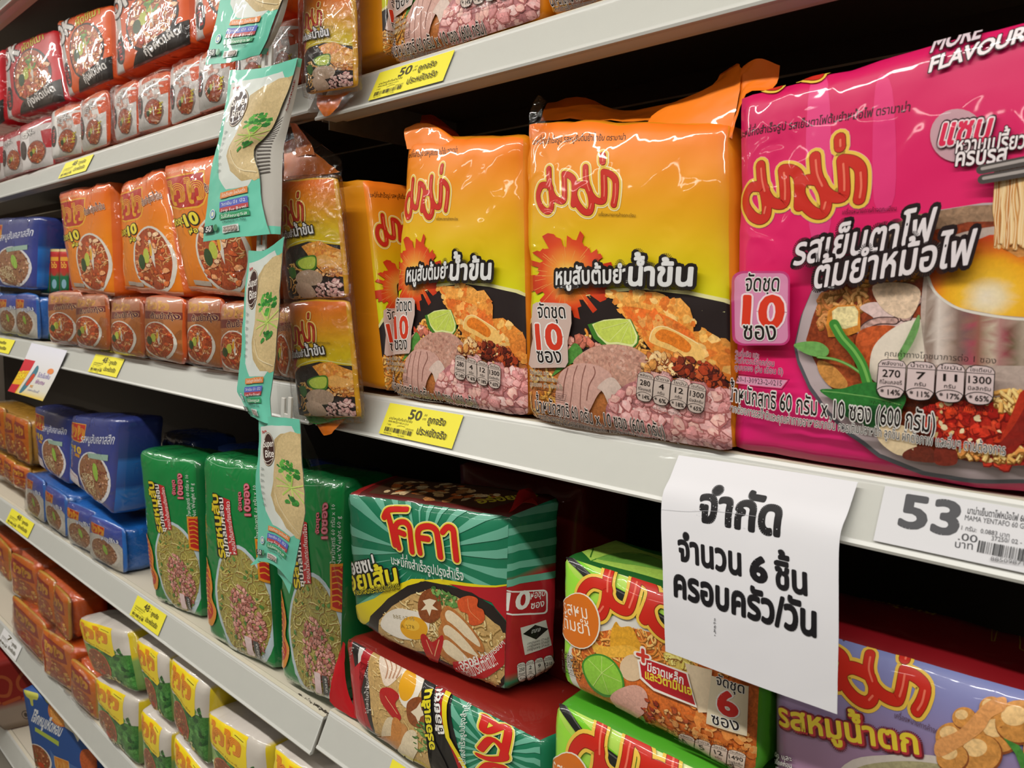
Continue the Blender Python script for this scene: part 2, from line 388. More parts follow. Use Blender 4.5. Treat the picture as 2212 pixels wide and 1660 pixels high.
        key_ = np.c_[np.round(T.reshape(-1, 2)*2e4).astype(np.int64), np.repeat(I, 3)]; kk = (key_[:, 0]*(1 << 40))+(key_[:, 1]*(1 << 14))+key_[:, 2]
        _, first, inv = np.unique(kk, return_index=True, return_inverse=True)
        U = T.reshape(-1, 2)[first]; PI = np.repeat(I, 3)[first]; TI = inv.reshape(-1, 3)
        TI = TI[(TI[:, 0] != TI[:, 1]) & (TI[:, 1] != TI[:, 2]) & (TI[:, 0] != TI[:, 2])]
        C = np.zeros((len(U), 4)); nP = len(s.P); zz = np.array([p[3] for p in s.P]); tx = np.array([p[2] for p in s.P])
        cc = np.array([(lin(p[1]) if isinstance(p[1], str) else (0, 0, 0) if callable(p[1]) else p[1]) for p in s.P], float); C[:, :3] = cc[PI]; C[:, 3] = tx[PI]
        for i, p in enumerate(s.P):
            if callable(p[1]): k = PI == i; C[k, :3] = p[1](U[k]/np.array([nu, nv]))
        r = (U, TI, C, zz[PI]); s._bk = (key, r); return r
    def bgcol(s, uv):
        if callable(s.bg): return np.asarray(s.bg(uv))
        return np.repeat(lin(s.bg)[None], len(uv), 0)
LAY = 3.0e-5
def emit(V, Nn, art, nu, nv):
    """V,Nn: (nv+1,nu+1,3) grids -> print triangles lying on the facets"""
    b = art.bake(nu, nv)
    if b is None: return None
    U, TI, C, Z = b
    ci = np.clip(np.floor(U[:, 0]).astype(int), 0, nu-1); cj = np.clip(np.floor(U[:, 1]).astype(int), 0, nv-1)
    fu = (U[:, 0]-ci)[:, None]; fv = (U[:, 1]-cj)[:, None]; up = fv > fu
    def ip(G):
        A, B, Cc, D = G[cj, ci], G[cj, ci+1], G[cj+1, ci+1], G[cj+1, ci]
        return np.where(up, A+(D-A)*fv+(Cc-D)*fu, A+(B-A)*fu+(Cc-B)*fv)
    P = ip(V); Nv = ip(Nn); Nv /= np.maximum(np.linalg.norm(Nv, axis=1, keepdims=True), 1e-9)
    return P+Nv*(Z*LAY+8e-5)[:, None], Nv, C, TI
def grads(stops, ax=1):
    """colour stops along u (0) or v (1); position, colour"""
    xs = [a for a, _ in stops]; cs = np.array([lin(c) for _, c in stops])
    return lambda uv: np.stack([np.interp(uv[:, ax], xs, cs[:, k]) for k in range(3)], 1)
def radial(c, R, stops, W=1., H=1.):
    xs = [a for a, _ in stops]; cs = np.array([lin(q) for _, q in stops])
    def f(uv):
        r = np.hypot((uv[:, 0]*W-c[0]), (uv[:, 1]*H-c[1]))/R; return np.stack([np.interp(r, xs, cs[:, k]) for k in range(3)], 1)
    return f
def assemble(name, parts, mat, parent, loc, rz, oname=None):
    """parts: list of (V,T,C,N) -> one mesh object"""
    Vs, Ts, Cs, Ns = [], [], [], []; b = 0
    for V, T, C, N_ in parts:
        Vs.append(V); Ts.append(T+b); Cs.append(C); Ns.append(N_); b += len(V)
    V = np.vstack(Vs); N_ = np.vstack(Ns)
    Vl = tolocal(V, loc, rz); Nl = tolocal(N_+np.asarray(loc), loc, rz)
    T = np.vstack(Ts); ar = np.linalg.norm(np.cross(Vl[T[:, 1]]-Vl[T[:, 0]], Vl[T[:, 2]]-Vl[T[:, 0]]), axis=1); T = T[ar > 1e-13]
    me = mkmesh(name, Vl, T, np.vstack(Cs), Nl, mat)
    if parent is not None: return link(name, me, parent)
    return link(name, me, None, [float(a) for a in loc], rz)
def gridtris(nu, nv, flip=False):
    j, i = np.mgrid[0:nv, 0:nu]; a = (j*(nu+1)+i).ravel(); b = a+1; d = a+nu+1; c = d+1
    T = np.vstack([np.stack([a, b, c], 1), np.stack([a, c, d], 1)])
    return T[:, ::-1] if flip else T
def surf(name, G, art, mat, parent, loc=(0, 0, 0), rz=0, back=None):
    """open sheet from world grid G (nv+1,nu+1,3), front normal = du x dv"""
    nv, nu = G.shape[0]-1, G.shape[1]-1; V = G.reshape(-1, 3); T = gridtris(nu, nv); Nn = vnormals(V, T)
    uv = np.stack(np.meshgrid(np.linspace(0, 1, nu+1), np.linspace(0, 1, nv+1)), -1).reshape(-1, 2)
    C = np.c_[art.bgcol(uv), np.full(len(uv), art.bgtex)]
    parts = [(V, T, C, Nn)]
    e = emit(G, Nn.reshape(nv+1, nu+1, 3), art, nu, nv)
    if e: P, Nv, Cc, fl = e; parts.append((P, fl, Cc, Nv))
    if back is not None: parts.append((V-Nn*4e-4, T[:, ::-1], np.c_[np.repeat(lin(back)[None], len(V), 0), np.zeros(len(V))], -Nn))
    return assemble(name, parts, mat, parent, loc, rz)
def pack(q, dv, arts, mat, name='film_bag', parent=None, loc=None, rz=0, r=.012, bulge=.01, amp=.002, ns=28., nx=24, nz=28, ny=6, seed=0, ridge=0, side_bulge=.004, taper=0., squash=None):
    """soft box: q = front corners BL,BR,TR,TL (world), dv = depth vector. arts: dict front/right/left/top/back -> Art or colour"""
    BL, BR, TR, TL = [np.asarray(p, float) for p in q]; dv = np.asarray(dv, float)
    h = np.array([np.linalg.norm(BR-BL)+np.linalg.norm(TR-TL), np.linalg.norm(dv)*2, np.linalg.norm(TL-BL)+np.linalg.norm(TR-BR)])/4
    outn = nrm(np.cross(BR-BL, TL-BL)); rr = min(r, h.min()*.95)
    out = {}; allP = []; off = 0
    faces = {'front': (nx, nz), 'right': (ny, nz), 'left': (ny, nz), 'back': (nx, nz), 'top': (nx, ny), 'bottom': (nx, ny)}
    geo = {}
    for fc, (nu, nv) in faces.items():
        v, u = np.mgrid[0:nv+1, 0:nu+1].astype(float); u = u/nu*2-1; v = v/nv*2-1; o = np.ones_like(u)
        abc = {'front': (u, -o, v), 'right': (o, u, v), 'left': (-o, -u, v), 'back': (-u, o, v), 'top': (u, v, o), 'bottom': (u, -v, -o)}[fc]
        p = np.stack(abc, -1)*h; qn = np.clip(p, -(h-rr), h-rr); d = p-qn; p = qn+rr*d/np.maximum(np.linalg.norm(d, axis=-1, keepdims=True), 1e-12)
        a, c, b = (p/h)[..., 0], (p/h)[..., 1], (p/h)[..., 2]
        ta, tb, tcv = (a+1)/2, (b+1)/2, (c+1)/2
        if taper: tcv = .5*taper*tb**2*0+tcv*(1-taper*np.clip(tb, 0, 1)**3)+taper*np.clip(tb, 0, 1)**3*.5
        W = ((1-ta)*(1-tb))[..., None]*BL+(ta*(1-tb))[..., None]*BR+(ta*tb)[..., None]*TR+((1-ta)*tb)[..., None]*TL+tcv[..., None]*dv
        pil = np.clip(1-a**4, 0, 1)*np.clip(1-b**4, 0, 1); fr = np.clip(-c, 0, 1)**2
        W = W+outn*(bulge*pil*fr)[..., None]-outn*(bulge*.6*pil*np.clip(c, 0, 1)**2)[..., None]
        sd = nrm(BR-BL); pil2 = np.clip(1-c**2, 0, 1)*np.clip(1-b**4, 0, 1); W = W+sd*(side_bulge*pil2*np.sign(a)*np.abs(a)**4)[..., None]
        up = nrm(TL-BL); W = W+up*(side_bulge*np.clip(1-a**2, 0, 1)*np.clip(1-c**2, 0, 1)*np.clip(b, 0, 1)**4)[..., None]
        nz_ = crumple(W, ns, seed)*amp*(1+1.2*np.clip(np.abs(b)-.6, 0, 1)*2.5)
        if ridge: nz_ = nz_+.0016*np.cos(np.pi*2*ridge*tcv)*np.abs(a)**3
        dirn = np.stack([a**3, c**3*1.0, b**3], -1); dirw = dirn[..., 0:1]*sd-dirn[..., 1:2]*outn+dirn[..., 2:3]*up*.6
        W = W+dirw*nz_[..., None]
        geo[fc] = W
    # merged normals
    Vs = np.vstack([geo[f].reshape(-1, 3) for f in faces]); Ts = []; b0 = 0; offs = {}
    for f, (nu, nv) in faces.items():
        offs[f] = b0; Ts.append(gridtris(nu, nv)+b0); b0 += (nu+1)*(nv+1)
    Ts = np.vstack(Ts); _, idx = np.unique(np.round(Vs, 6), axis=0, return_inverse=True); idx = idx.ravel(); Nn = vnormals(Vs, Ts, idx)
    parts = []; dflt = arts.get('all', '#888888')
    for f, (nu, nv) in faces.items():
        a = arts.get(f, dflt); n = (nu+1)*(nv+1); V = Vs[offs[f]:offs[f]+n]; N_ = Nn[offs[f]:offs[f]+n]
        uv = np.stack(np.meshgrid(np.linspace(0, 1, nu+1), np.linspace(0, 1, nv+1)), -1).reshape(-1, 2)
        if isinstance(a, Art): C = np.c_[a.bgcol(uv), np.full(n, a.bgtex)]
        elif callable(a): C = np.c_[a(uv), np.zeros(n)]
        else: C = np.c_[np.repeat(lin(a)[None], n, 0), np.zeros(n)]
        parts.append((V, gridtris(nu, nv), C, N_))
        if isinstance(a, Art):
            e = emit(V.reshape(nv+1, nu+1, 3), N_.reshape(nv+1, nu+1, 3), a, nu, nv)
            if e: P, Nv, Cc, fl = e; parts.append((P, fl, Cc, Nv))
    if loc is None:
        loc = (BL+BR)/2+dv/2; rz = math.atan2(BR[1]-BL[1], BR[0]-BL[0])
    o = assemble(name, parts, mat, parent, loc, rz)
    return o, geo, loc, rz
def loft(rows, nu=18, nv=18, amp=.0, ns=40., seed=0):
    """rows of control points (world) bottom->top, left->right; smooth patch"""
    R = [cr(r, 8) if len(r) > 2 else np.array(r, float) for r in rows]
    def resamp(P, n):
        t = np.r_[0, np.cumsum(np.linalg.norm(np.diff(P, axis=0), axis=1)+1e-9)]; t /= t[-1]; tt = np.linspace(0, 1, n+1); return np.stack([np.interp(tt, t, P[:, k]) for k in range(3)], 1)
    R = np.array([resamp(np.asarray(p), nu) for p in R])
    if len(R) > 2: G = np.stack([resamp(cr(R[:, i], 8), nv) for i in range(nu+1)], 1)
    else: G = np.stack([resamp(R[:, i], nv) for i in range(nu+1)], 1)
    if amp: G = G+(np.stack([crumple(G, ns, seed), crumple(G, ns, seed+5), crumple(G, ns, seed+9)], -1))*amp
    return G
def Y3(*pts): return [aY(*p) for p in pts]
# ============================================================ artwork of the printed bags
K = '#1a1210'; WH = '#e9e6e2'
def wordmark(A, dst, red='#c8281a', yel='#e8c04a', halo='#efe3b0', k=1., halo_w=9.5):
    """the rounded four-letter Thai word mark; dst = where three anchor points go in the current view"""
    A.affine([(288, 805), (672, 705), (748, 1075)], dst)
    S = [([(289, 812), (291, 900), (302, 965), (330, 1022), (372, 1045), (396, 1028), (399, 940), (396, 850)], False),
         ([(296, 938), (240, 930), (213, 985), (216, 1045), (240, 1095), (275, 1118), (302, 1100), (308, 1040), (303, 975)], True),
         ([(396, 850), (432, 858), (464, 892), (470, 960), (462, 1068)], False),
         ([(556, 936), (496, 928), (468, 985), (488, 1060), (530, 1115), (570, 1125), (590, 1085), (588, 1020), (572, 960)], True),
         ([(550, 800), (554, 900), (580, 985), (622, 1038), (668, 1045), (680, 1010), (681, 930), (679, 835)], False),
         ([(679, 835), (728, 852), (762, 900), (760, 1000), (748, 1070)], False), ([(672, 712), (671, 762)], False)]
    w = 5.2*k
    for ww, c in ((w+halo_w*k*.62, halo), (w+3.9*k, yel), (w+.7*k, '#8a3010'), (w, red)): A.strokes(S, ww, c)
    HL = [([(297, 830), (299, 900), (308, 960)], False), ([(404, 870), (406, 950), (402, 1020)], False), ([(558, 820), (562, 900), (582, 970)], False),
          ([(688, 860), (689, 940), (686, 1010)], False), ([(768, 920), (767, 1000), (757, 1060)], False), ([(680, 722), (679, 758)], False), ([(300, 1085), (308, 1050)], False), ([(584, 1100), (594, 1065)], False)]
    A.strokes([([(x-5, y) for x, y in p], c) for p, c in HL], 1.0*k, '#e8735a'); A.aff = None
def star(A, c, R0, R1, cols, n=44, seed=4, sq=1.):
    rs = random.Random(seed); pts = []
    for i in range(n):
        a0 = i/n*6.283; a1 = (i+.82)/n*6.283; r = rs.choice([R0, R0*.78, R1*1.05, R0*.9, R1*.9, R0*.86]); q = rs.choice([1, .93])
        for a, rr in ((a0, r), (a1, r*q)): pts.append((c[0]+rr*math.cos(a), c[1]+rr*math.sin(a)*sq))
    m = A.m(c)[0]; e = A.m((c[0]+R0, c[1]))[0]; R = np.linalg.norm(e-m)
    A.fill(pts, radial(m, R, [(0, cols[0]), (.3, cols[1]), (.62, cols[2]), (1, cols[3])], A.W, A.H))
    t = []
    for i in range(34):
        a = rs.uniform(0, 6.28); r0 = rs.uniform(.2, .5)*R0; r1 = r0+rs.uniform(.15, .42)*R0
        t.append(([(c[0]+r0*math.cos(a), c[1]+r0*math.sin(a)*sq), (c[0]+r1*math.cos(a), c[1]+r1*math.sin(a)*sq)], False))
    A.strokes(t, .45, '#eea050')
def nutri(A, q, vals, heads=('พลังงาน', 'น้ำตาล', 'ไขมัน', 'โซเดียม'), units=('กิโลแคลอรี', 'กรัม', 'กรัม', 'มิลลิกรัม'), cell='#cdbcb2', top='คุณค่าทางโภชนาการต่อ 1 ซอง', note='*คิดเป็นร้อยละของปริมาณสูงสุดที่บริโภคได้ต่อวัน', toph=None, full=True, lw=.42, dark=K):
    """guideline amounts panel on quad q (TL,TR,BR,BL of the four cells)"""
    q = [np.array(p, float) for p in q]
    def b(u, v): return tuple((q[0]*(1-u)+q[1]*u)*(1-v)+(q[3]*(1-u)+q[2]*u)*v)
    hh = np.linalg.norm(q[3]-q[0])
    for i in range(4):
        u0, u1 = i/4+.006, (i+1)/4-.006; du = u1-u0
        pts = [b(u0, .98), b(u0, .16), b(u0+du*.1, .05), b(u0+du*.3, 0), b(u1-du*.3, 0), b(u1-du*.1, .05), b(u1, .16), b(u1, .98)]
        lo = [b(u1-du*.15, 1.2), b(u1-du*.5, 1.26), b(u0+du*.15, 1.2)]
        A.fill(pts+lo, cell); A.stroke(pts+lo, lw, dark, smooth=False, closed=True)
        A.stroke([b(u0, .24), b(u1, .24)], lw*.8, dark)
        t = np.linspace(0, 6.283, 21)[:-1]; A.stroke([b((u0+u1)/2+du*.5*math.cos(a), 1.04+.2*math.sin(a)) for a in t], lw, dark, smooth=False, closed=True)
        n, pc = vals[i]
        A.text(heads[i], b(u0+du*.12, .19), b(u1-du*.12, .19), hh*.17, dark, .012, res=1)
        wv = .08+.08*len(n); A.text(n, b((u0+u1)/2-du*wv, .56), b((u0+u1)/2+du*wv, .56), hh*.33, dark, .012, res=2)
        A.text(units[i], b(u0+du*(.1 if len(units[i]) > 5 else .3), .78), b(u1-du*(.1 if len(units[i]) > 5 else .3), .78), hh*.17, dark, .01, res=1)
        A.text('* '+pc, b(u0+du*.16, 1.12), b(u1-du*.14, 1.12), hh*.25, dark, .012, res=2)
    if full:
        A.text(top, b(.06, -.1), b(1.0, -.1), hh*.25, dark, .012, res=1); A.text(note, b(-.03, 1.45), b(1, 1.45), hh*.15, dark, .006, res=1)
OUTW = ((.07, WH),)
# ---------------------------------------------------------------- creamy tom yum minced pork (yellow)
def art_yellow(fq=None):
    A = Art(205, 300, [(1143, 897), (1592, 966), (1585, 258), (1133, 258)] if fq is None else fq, bg=grads([(0, '#d9d81c'), (.42, '#d6da10'), (.55, '#dcc50c'), (.68, '#e3ab0c'), (.85, '#ee8f14'), (1, '#f5791c')]))
    A.view(3.32, 1100, 120)
    A.text('บะหมี่กึ่งสำเร็จรูป รสหมูสับต้มยำน้ำข้น ตรามาม่า', (170, 640), (833, 604), 62, '#3a1a08', .012, res=2)
    wordmark(A, [(286, 808), (672, 708), (752, 1075)], k=1.15)
    A.text('เครื่องหมายการค้าจดทะเบียน', (645, 1152), (910, 1160), 34, '#4a3208', res=1)
    # bowl
    A.view(3.952, 1120, 580)
    A.fill([(-40, 640), (30, 540), (130, 400), (330, 262), (640, 180), (1000, 165), (1450, 190), (1780, 262), (1960, 350), (1960, 420), (-40, 800)], '#e4e0a0', smooth=False)
    A.fill([(-40, 700), (50, 545), (130, 450), (200, 395), (420, 270), (760, 205), (1100, 185), (1450, 225), (1750, 290), (1980, 380), (1990, 900), (1700, 1100), (-40, 1100)], '#241a1a')
    A.fill([(-60, 880), (300, 800), (1100, 900), (2050, 1000), (2050, 1800), (-60, 1700)], '#b8703a', .3)
    A.view(3.32, 1100, 120)
    star(A, (420, 1575), 330, 235, ['#f7dc6a', '#f09a3a', '#dd4a1e', '#c02c12'])
    A.view(3.952, 1120, 580)
    A.noodles([(-40, 860), (140, 830), (420, 760), (520, 540), (640, 520), (700, 700), (500, 900), (420, 1200), (560, 1420), (200, 1420), (-60, 1300)], 150, 2.6, ['#e8b25a', '#e09a3c', '#f0c878', '#d98a34'], L=20)
    A.noodles([(900, 520), (1130, 600), (1180, 760), (1000, 720)], 30, 2.4, ['#e9b860', '#dc9440'], L=14)
    A.scatter([(440, 590), (600, 580), (720, 700), (600, 770), (450, 740)], 30, 9, ['#d49a8c', '#c8705a', '#e0b0a0', '#cc4a30'], edge='#8a4a3a')
    A.fill([(440, 690), (500, 640), (560, 720), (500, 790), (430, 830), (300, 920), (330, 860)], '#4f8a3a', .3, True)
    # fried wonton sheets
    gw = lambda uv: np.asarray(grads([(.2, '#d9782a'), (.38, '#e8963c'), (.5, '#f0b45c')])(uv))
    W1 = [(760, 200), (1000, 205), (1180, 200), (1250, 225), (1300, 262), (1390, 255), (1470, 340), (1500, 440), (1500, 540), (1620, 535), (1720, 600), (1820, 690), (1850, 760), (1850, 900), (1900, 1040), (1700, 900), (1400, 800), (1160, 720), (1040, 560), (900, 400), (850, 300)]
    A.fill(W1, gw, .3)
    A.scatter(W1, 90, 9, ['#f0b860', '#e08a38', '#f2c478', '#d9742a', '#e89c44'], .2)
    A.fill([(900, 330), (1100, 350), (1300, 420), (1500, 560), (1480, 700), (1300, 560), (1060, 520), (960, 430)], '#e0742a', .35, True)
    A.scatter([(960, 380), (1200, 400), (1450, 560), (1300, 560), (1050, 500)], 30, 10, ['#ea8a3a', '#e6702a', '#f2a858'], .2)
    A.fill([(1125, 600), (1160, 520), (1250, 495), (1400, 560), (1540, 640), (1600, 760), (1500, 800), (1380, 740), (1300, 700), (1150, 640)], '#f0bf6c', .15, True)
    A.fill([(1180, 560), (1250, 520), (1380, 570), (1480, 660), (1440, 720), (1300, 650), (1200, 610)], '#dd7a22', .3, True)
    A.stroke([(1130, 610), (1160, 525), (1250, 497), (1400, 562), (1540, 645)], .9, '#f8dca0')
    # lime
    A.fill([(602, 480), (640, 470), (740, 440), (970, 432), (1040, 580), (1035, 640), (990, 684), (850, 664), (740, 664), (655, 600)], '#3f7a26', smooth=False)
    A.fill([(640, 478), (740, 440), (870, 428), (965, 436), (1028, 575), (1022, 635), (985, 672), (860, 648), (765, 650), (690, 580)], '#dfe6a0')
    A.fill([(655, 484), (745, 450), (870, 440), (950, 446), (1010, 575), (1002, 620), (975, 650), (860, 630), (775, 630), (700, 570)], '#c3d45a', .12, True)
    for a, b_ in (((955, 455), (790, 620)), ((960, 470), (880, 640)), ((955, 455), (720, 520)), ((965, 480), (985, 640))): A.stroke([a, b_], .5, '#dfe890')
    # meat
    A.fill([(480, 805), (560, 720), (680, 662), (830, 650), (990, 675), (1120, 760), (1160, 840), (1080, 930), (980, 985), (860, 1010), (700, 980), (560, 900)], '#c49482', .3, True)
    A.scatter([(560, 780), (700, 690), (900, 680), (1080, 780), (1000, 940), (820, 960)], 70, 4, ['#b98878', '#cfa494', '#b07c6c'], .2)
    # fried garlic, chilli
    A.scatter([(1150, 740), (1330, 760), (1560, 820), (1750, 960), (1700, 1060), (1350, 900), (1080, 860)], 90, 9, ['#e6b676', '#d8964e', '#c4703a', '#eec890'], edge='#7a3a1a')
    A.scatter([(1330, 790), (1480, 780), (1680, 860), (1760, 1000), (1740, 1140), (1600, 1000), (1350, 880)], 110, 7, ['#7a2a14', '#a83c1c', '#5a1a10', '#b8542a'], edge='#3a120a')
    # sliced liver
    SL = [(345, 980), (385, 880), (480, 820), (600, 810), (720, 840), (810, 910), (780, 980), (690, 1080), (600, 1240), (480, 1300), (340, 1180)]
    A.fill(SL, '#cfa296', .12, True)
    for p in ([(520, 830), (490, 920), (470, 1080), (455, 1180)], [(590, 830), (560, 950), (545, 1150), (560, 1220)], [(660, 840), (670, 900), (620, 1000), (600, 1120)], [(440, 850), (410, 960), (395, 1100)]): A.stroke(p, 1., '#8a5a50')
    A.fill([(690, 1010), (790, 930), (860, 960), (920, 1080), (920, 1280), (820, 1220), (740, 1060)], '#d8c0b4', .1, True)
    # minced pork
    MP = [(900, 1010), (1050, 950), (1250, 930), (1650, 1020), (1850, 1080), (1880, 1500), (1500, 1560), (1000, 1430), (820, 1300), (760, 1180)]
    A.fill(MP, '#b9787a', .25, True)
    A.scatter(MP, 240, 11.5, ['#f2bab8', '#eaaaa8', '#f6ccc8', '#e09a9a', '#eebab0'], .14, edge='#b86e6c')
    # badge
    A.fill([(150, 310), (180, 292), (430, 300), (470, 330), (474, 470), (440, 620), (446, 800), (420, 845), (140, 850), (118, 820), (150, 600), (140, 420)], '#cbb2a8')
    A.text('จัดชุด', (190, 425), (425, 425), 165, K, .012, ((.06, WH),))
    A.text('10', (190, 690), (400, 690), 300, '#d23a22', .035, ((.075, WH),))
    A.text('ซอง', (190, 800), (392, 805), 170, K, .012, ((.06, WH),))
    for i, s_ in enumerate(('วันที่ผลิต และ', 'วันที่ควรบริโภคก่อน', 'ดูบนซอง (วัน เดือน ปี)')): A.text(s_, (130, 900+i*52), (((285, 360, 400)[i]), 912+i*56), 50, '#2a1a14', .012, ((.05, '#e8d8c0'),), res=1)
    A.stroke([(190, 1030), (435, 1075), (420, 1125), (180, 1085)], .5, K, smooth=False, closed=True); A.text('20-1-30923-2-0217', (198, 1078), (412, 1112), 48, K, .0, res=1)
    A.text('น้ำหนักสุทธิ 60 กรัม x 10 ซอง (600 กรัม)', (180, 1205), (1275, 1420), 150, K, .008, ((.06, '#ecdcd4'),), res=2)
    A.text('หากต้องการรสชาติและคุณค่าทางอาหารมากขึ้น ควรเติมเนื้อสัตว์ ผักดังภาพ และอื่นๆ ตามต้องการ', (210, 1262), (1500, 1530), 56, K, .004, ((.05, '#e8d0c8'),), res=1)
    nutri(A, [(1045, 870), (1622, 1000), (1606, 1190), (1025, 1065)], [('280', '14%'), ('4', '6%'), ('12', '18%'), ('1300', '65%')])
    # flavour name
    A.view(3.32, 1100, 120)
    for a, b_ in ((.19, K),):
        A.text('หมูสับต้มยำ', (368, 1648), (880, 1632), 165, '#dcdcdc', .028, ((a, b_),), sh=.12); A.text('น้ำข้น', (885, 1650), (1325, 1655), 225, '#dcdcdc', .035, ((.15, b_),), sh=.14)
    return A
# ---------------------------------------------------------------- yentafo hot pot (magenta)
def art_magenta(fq=None):
    MG = grads([(0, '#d81466'), (.12, '#ec2a80'), (.3, '#d8165e'), (.6, '#e01c66'), (1, '#d0145c')])
    A = Art(250, 300, [(1592, 972), (2460, 1112), (2520, -45), (1604, 205)] if fq is None else fq, bg=MG)
    A.view(3.32, 1560, 60)
    for p, c in ((((640, 380), (760, 400), (780, 1400), (640, 1500), (600, 900)), '#e23c80'), (((1100, 420), (1220, 440), (1240, 1200), (1090, 1250)), '#e03478')): A.fill(p, c, smooth=True)
    A.text('บะหมี่กึ่งสำเร็จรูป รสเย็นตาโฟต้มยำหม้อไฟ ตรามาม่า', (130, 795), (1345, 600), 75, '#3a0a1c', .015, res=2)
    wordmark(A, [(276, 980), (845, 785), (985, 1238)], k=1.5, halo='#e8a8b4', halo_w=7)
    A.text('เครื่องหมายการค้าจดทะเบียน', (865, 1340), (1252, 1312), 45, '#2a0812', .005, res=1)
    for r_, c in ((1., '#c49aa4'),): A.ell((1690, 775), 195, 190, c)
    wordmark(A, [(290, 330), (640, 190), (860, 290)], k=1.1, halo='#e8a8b4', halo_w=5)
    A.fill([(200, 120), (1300, -90), (1300, 40), (240, 330)], '#c81a60')
    A.text('แซบ', (1562, 845), (1905, 815), 260, '#d8204e', .03, ((.12, '#2a0a12'), (.075, '#eedadf')), sh=.1)
    A.text('หวานเปรี้ยว', (1680, 905), (2170, 868), 155, '#efe6e8', .02, ((.08, '#2a0a12'),)); A.text('ครบรส', (1680, 995), (2040, 968), 170, '#efe6e8', .025, ((.08, '#2a0a12'),))
    A.text('MORE', (1500, 195), (1850, 92), 130, '#d8c8d0', .03, ((.08, '#1a0a10'),), sh=.3); A.text('FLAVOUR', (1490, 330), (2170, 100), 130, '#f0e6ea', .03, ((.08, '#1a0a10'),), sh=.3)
    # pot
    A.view(3.192, 1560, 540)
    pot = [(640, 230), (575, 430), (530, 640), (560, 780), (640, 960), (760, 1130), (900, 1260), (1100, 1400), (1400, 1500), (1750, 1540), (2500, 1560), (2700, 1500), (2700, -800), (2300, -900), (1600, -300), (1000, 0)]
    rim = [(1000, -20), (1200, -170), (1500, -270), (1800, -320), (2200, -340), (2900, -330), (2900, 1560), (2081, 1570), (1700, 1560), (1400, 1510), (1100, 1400), (880, 1240), (740, 1100), (620, 930), (545, 760), (520, 640), (570, 430), (640, 260), (760, 120)]
    A.fill([(x*1.0-14, y+24) for x, y in rim], '#55585e', smooth=False)
    A.fill(rim, '#b9a9ac', smooth=False)
    inn = [(1060, 30), (1250, -120), (1500, -215), (1800, -270), (2200, -290), (2900, -280), (2900, 1440), (2060, 1470), (1700, 1450), (1420, 1390), (1150, 1290), (940, 1130), (800, 1000), (690, 850), (610, 690), (590, 620), (640, 450), (700, 300), (830, 160)]
    A.fill(inn, '#8a3a1c', .4)
    A.fill([(1000, -60), (1300, -230), (1700, -300), (2300, -330), (2300, -200), (1700, -190), (1300, -90), (1100, 60)], '#9a7a60', .3)
    A.noodles([(700, 290), (1000, 250), (1400, 200), (1500, 0), (1300, -60), (1100, 60), (900, 170), (740, 280)], 70, 2.4, ['#e0a458', '#d88c3c', '#c97428'], L=20)
    A.noodles([(700, 300), (1000, 260), (1000, 400), (760, 520), (690, 640), (660, 500)], 60, 2.4, ['#c98a50', '#b8703a', '#d8a060'], L=20)
    # squid, tofu, egg
    A.fill([(960, 400), (1060, 360), (1170, 400), (1220, 480), (1340, 470), (1390, 500), (1300, 560), (1150, 560), (1000, 580), (960, 540), (1060, 480)], '#dcc0bc', .15, True)
    for p in ([(1215, 480), (1240, 440), (1225, 330), (1262, 250)], [(1265, 470), (1300, 390), (1340, 330), (1362, 350), (1320, 390), (1290, 470)], [(965, 570), (1010, 520), (1090, 490), (1200, 490)]):
        A.stroke(p, 5.5, '#4a3030', .2); A.stroke(p, 4, '#b8948c', .5)
    A.fill([(1050, 250), (1280, 230), (1380, 300), (1300, 470), (1130, 420)], '#e0c4a8', .25, True)
    A.fill([(745, 420), (800, 385), (930, 378), (962, 420), (965, 560), (860, 600), (745, 600), (730, 520)], '#d98a34', .25)
    A.fill([(770, 425), (810, 395), (925, 388), (950, 425), (945, 520), (860, 545), (780, 530)], '#e9d8a0', .3)
    A.fill([(960, 560), (1100, 520), (1230, 540), (1220, 640), (1120, 700), (1050, 820), (960, 800), (930, 680)], '#c2582a', .35, True)
    A.fill([(740, 640), (850, 590), (920, 620), (930, 800), (1000, 900), (900, 960), (780, 880), (700, 760)], '#a04a24', .4, True)
    A.fill([(680, 760), (780, 800), (870, 900), (860, 950), (760, 940), (680, 840)], '#c88a44', .3, True)
    A.fill([(1030, 780), (1060, 660), (1160, 560), (1300, 490), (1390, 520), (1400, 800), (1300, 960), (1120, 930), (1040, 880)], '#e8dccc', .05, True)
    # central chimney with flame
    A.fill([(1420, 60), (1560, -80), (1900, -160), (2300, -160), (2500, -60), (2560, 80), (2540, 400), (2560, 900), (2000, 1020), (1560, 900), (1430, 800), (1400, 640), (1380, 440), (1400, 200)], '#b9a69c', .1, True)
    mx = lambda x: float(A.m((x, 650))[0][0]/A.W)
    A.fill([(1425, 240), (1500, 300), (1640, 400), (1900, 460), (2150, 475), (2420, 400), (2540, 260), (2545, 760), (2400, 800), (1440, 790), (1400, 640)], grads([(mx(x), c) for x, c in ((1390, '#a8988c'), (1450, '#8c7468'), (1500, '#dccfc6'), (1560, '#c8b4a8'), (1610, '#8a7264'), (1680, '#7a5a5a'), (1740, '#a84a5a'), (1790, '#8a6a50'), (1870, '#c8b8a4'), (1950, '#9a4052'), (2010, '#6a5a40'), (2100, '#b8a494'), (2250, '#8a5a5a'), (2400, '#c8b8ac'), (2540, '#7a6a60'))], 0), .05)
    c_ = A.m((1840, 330))[0]; R_ = np.linalg.norm(A.m((2400, 330))[0]-c_)
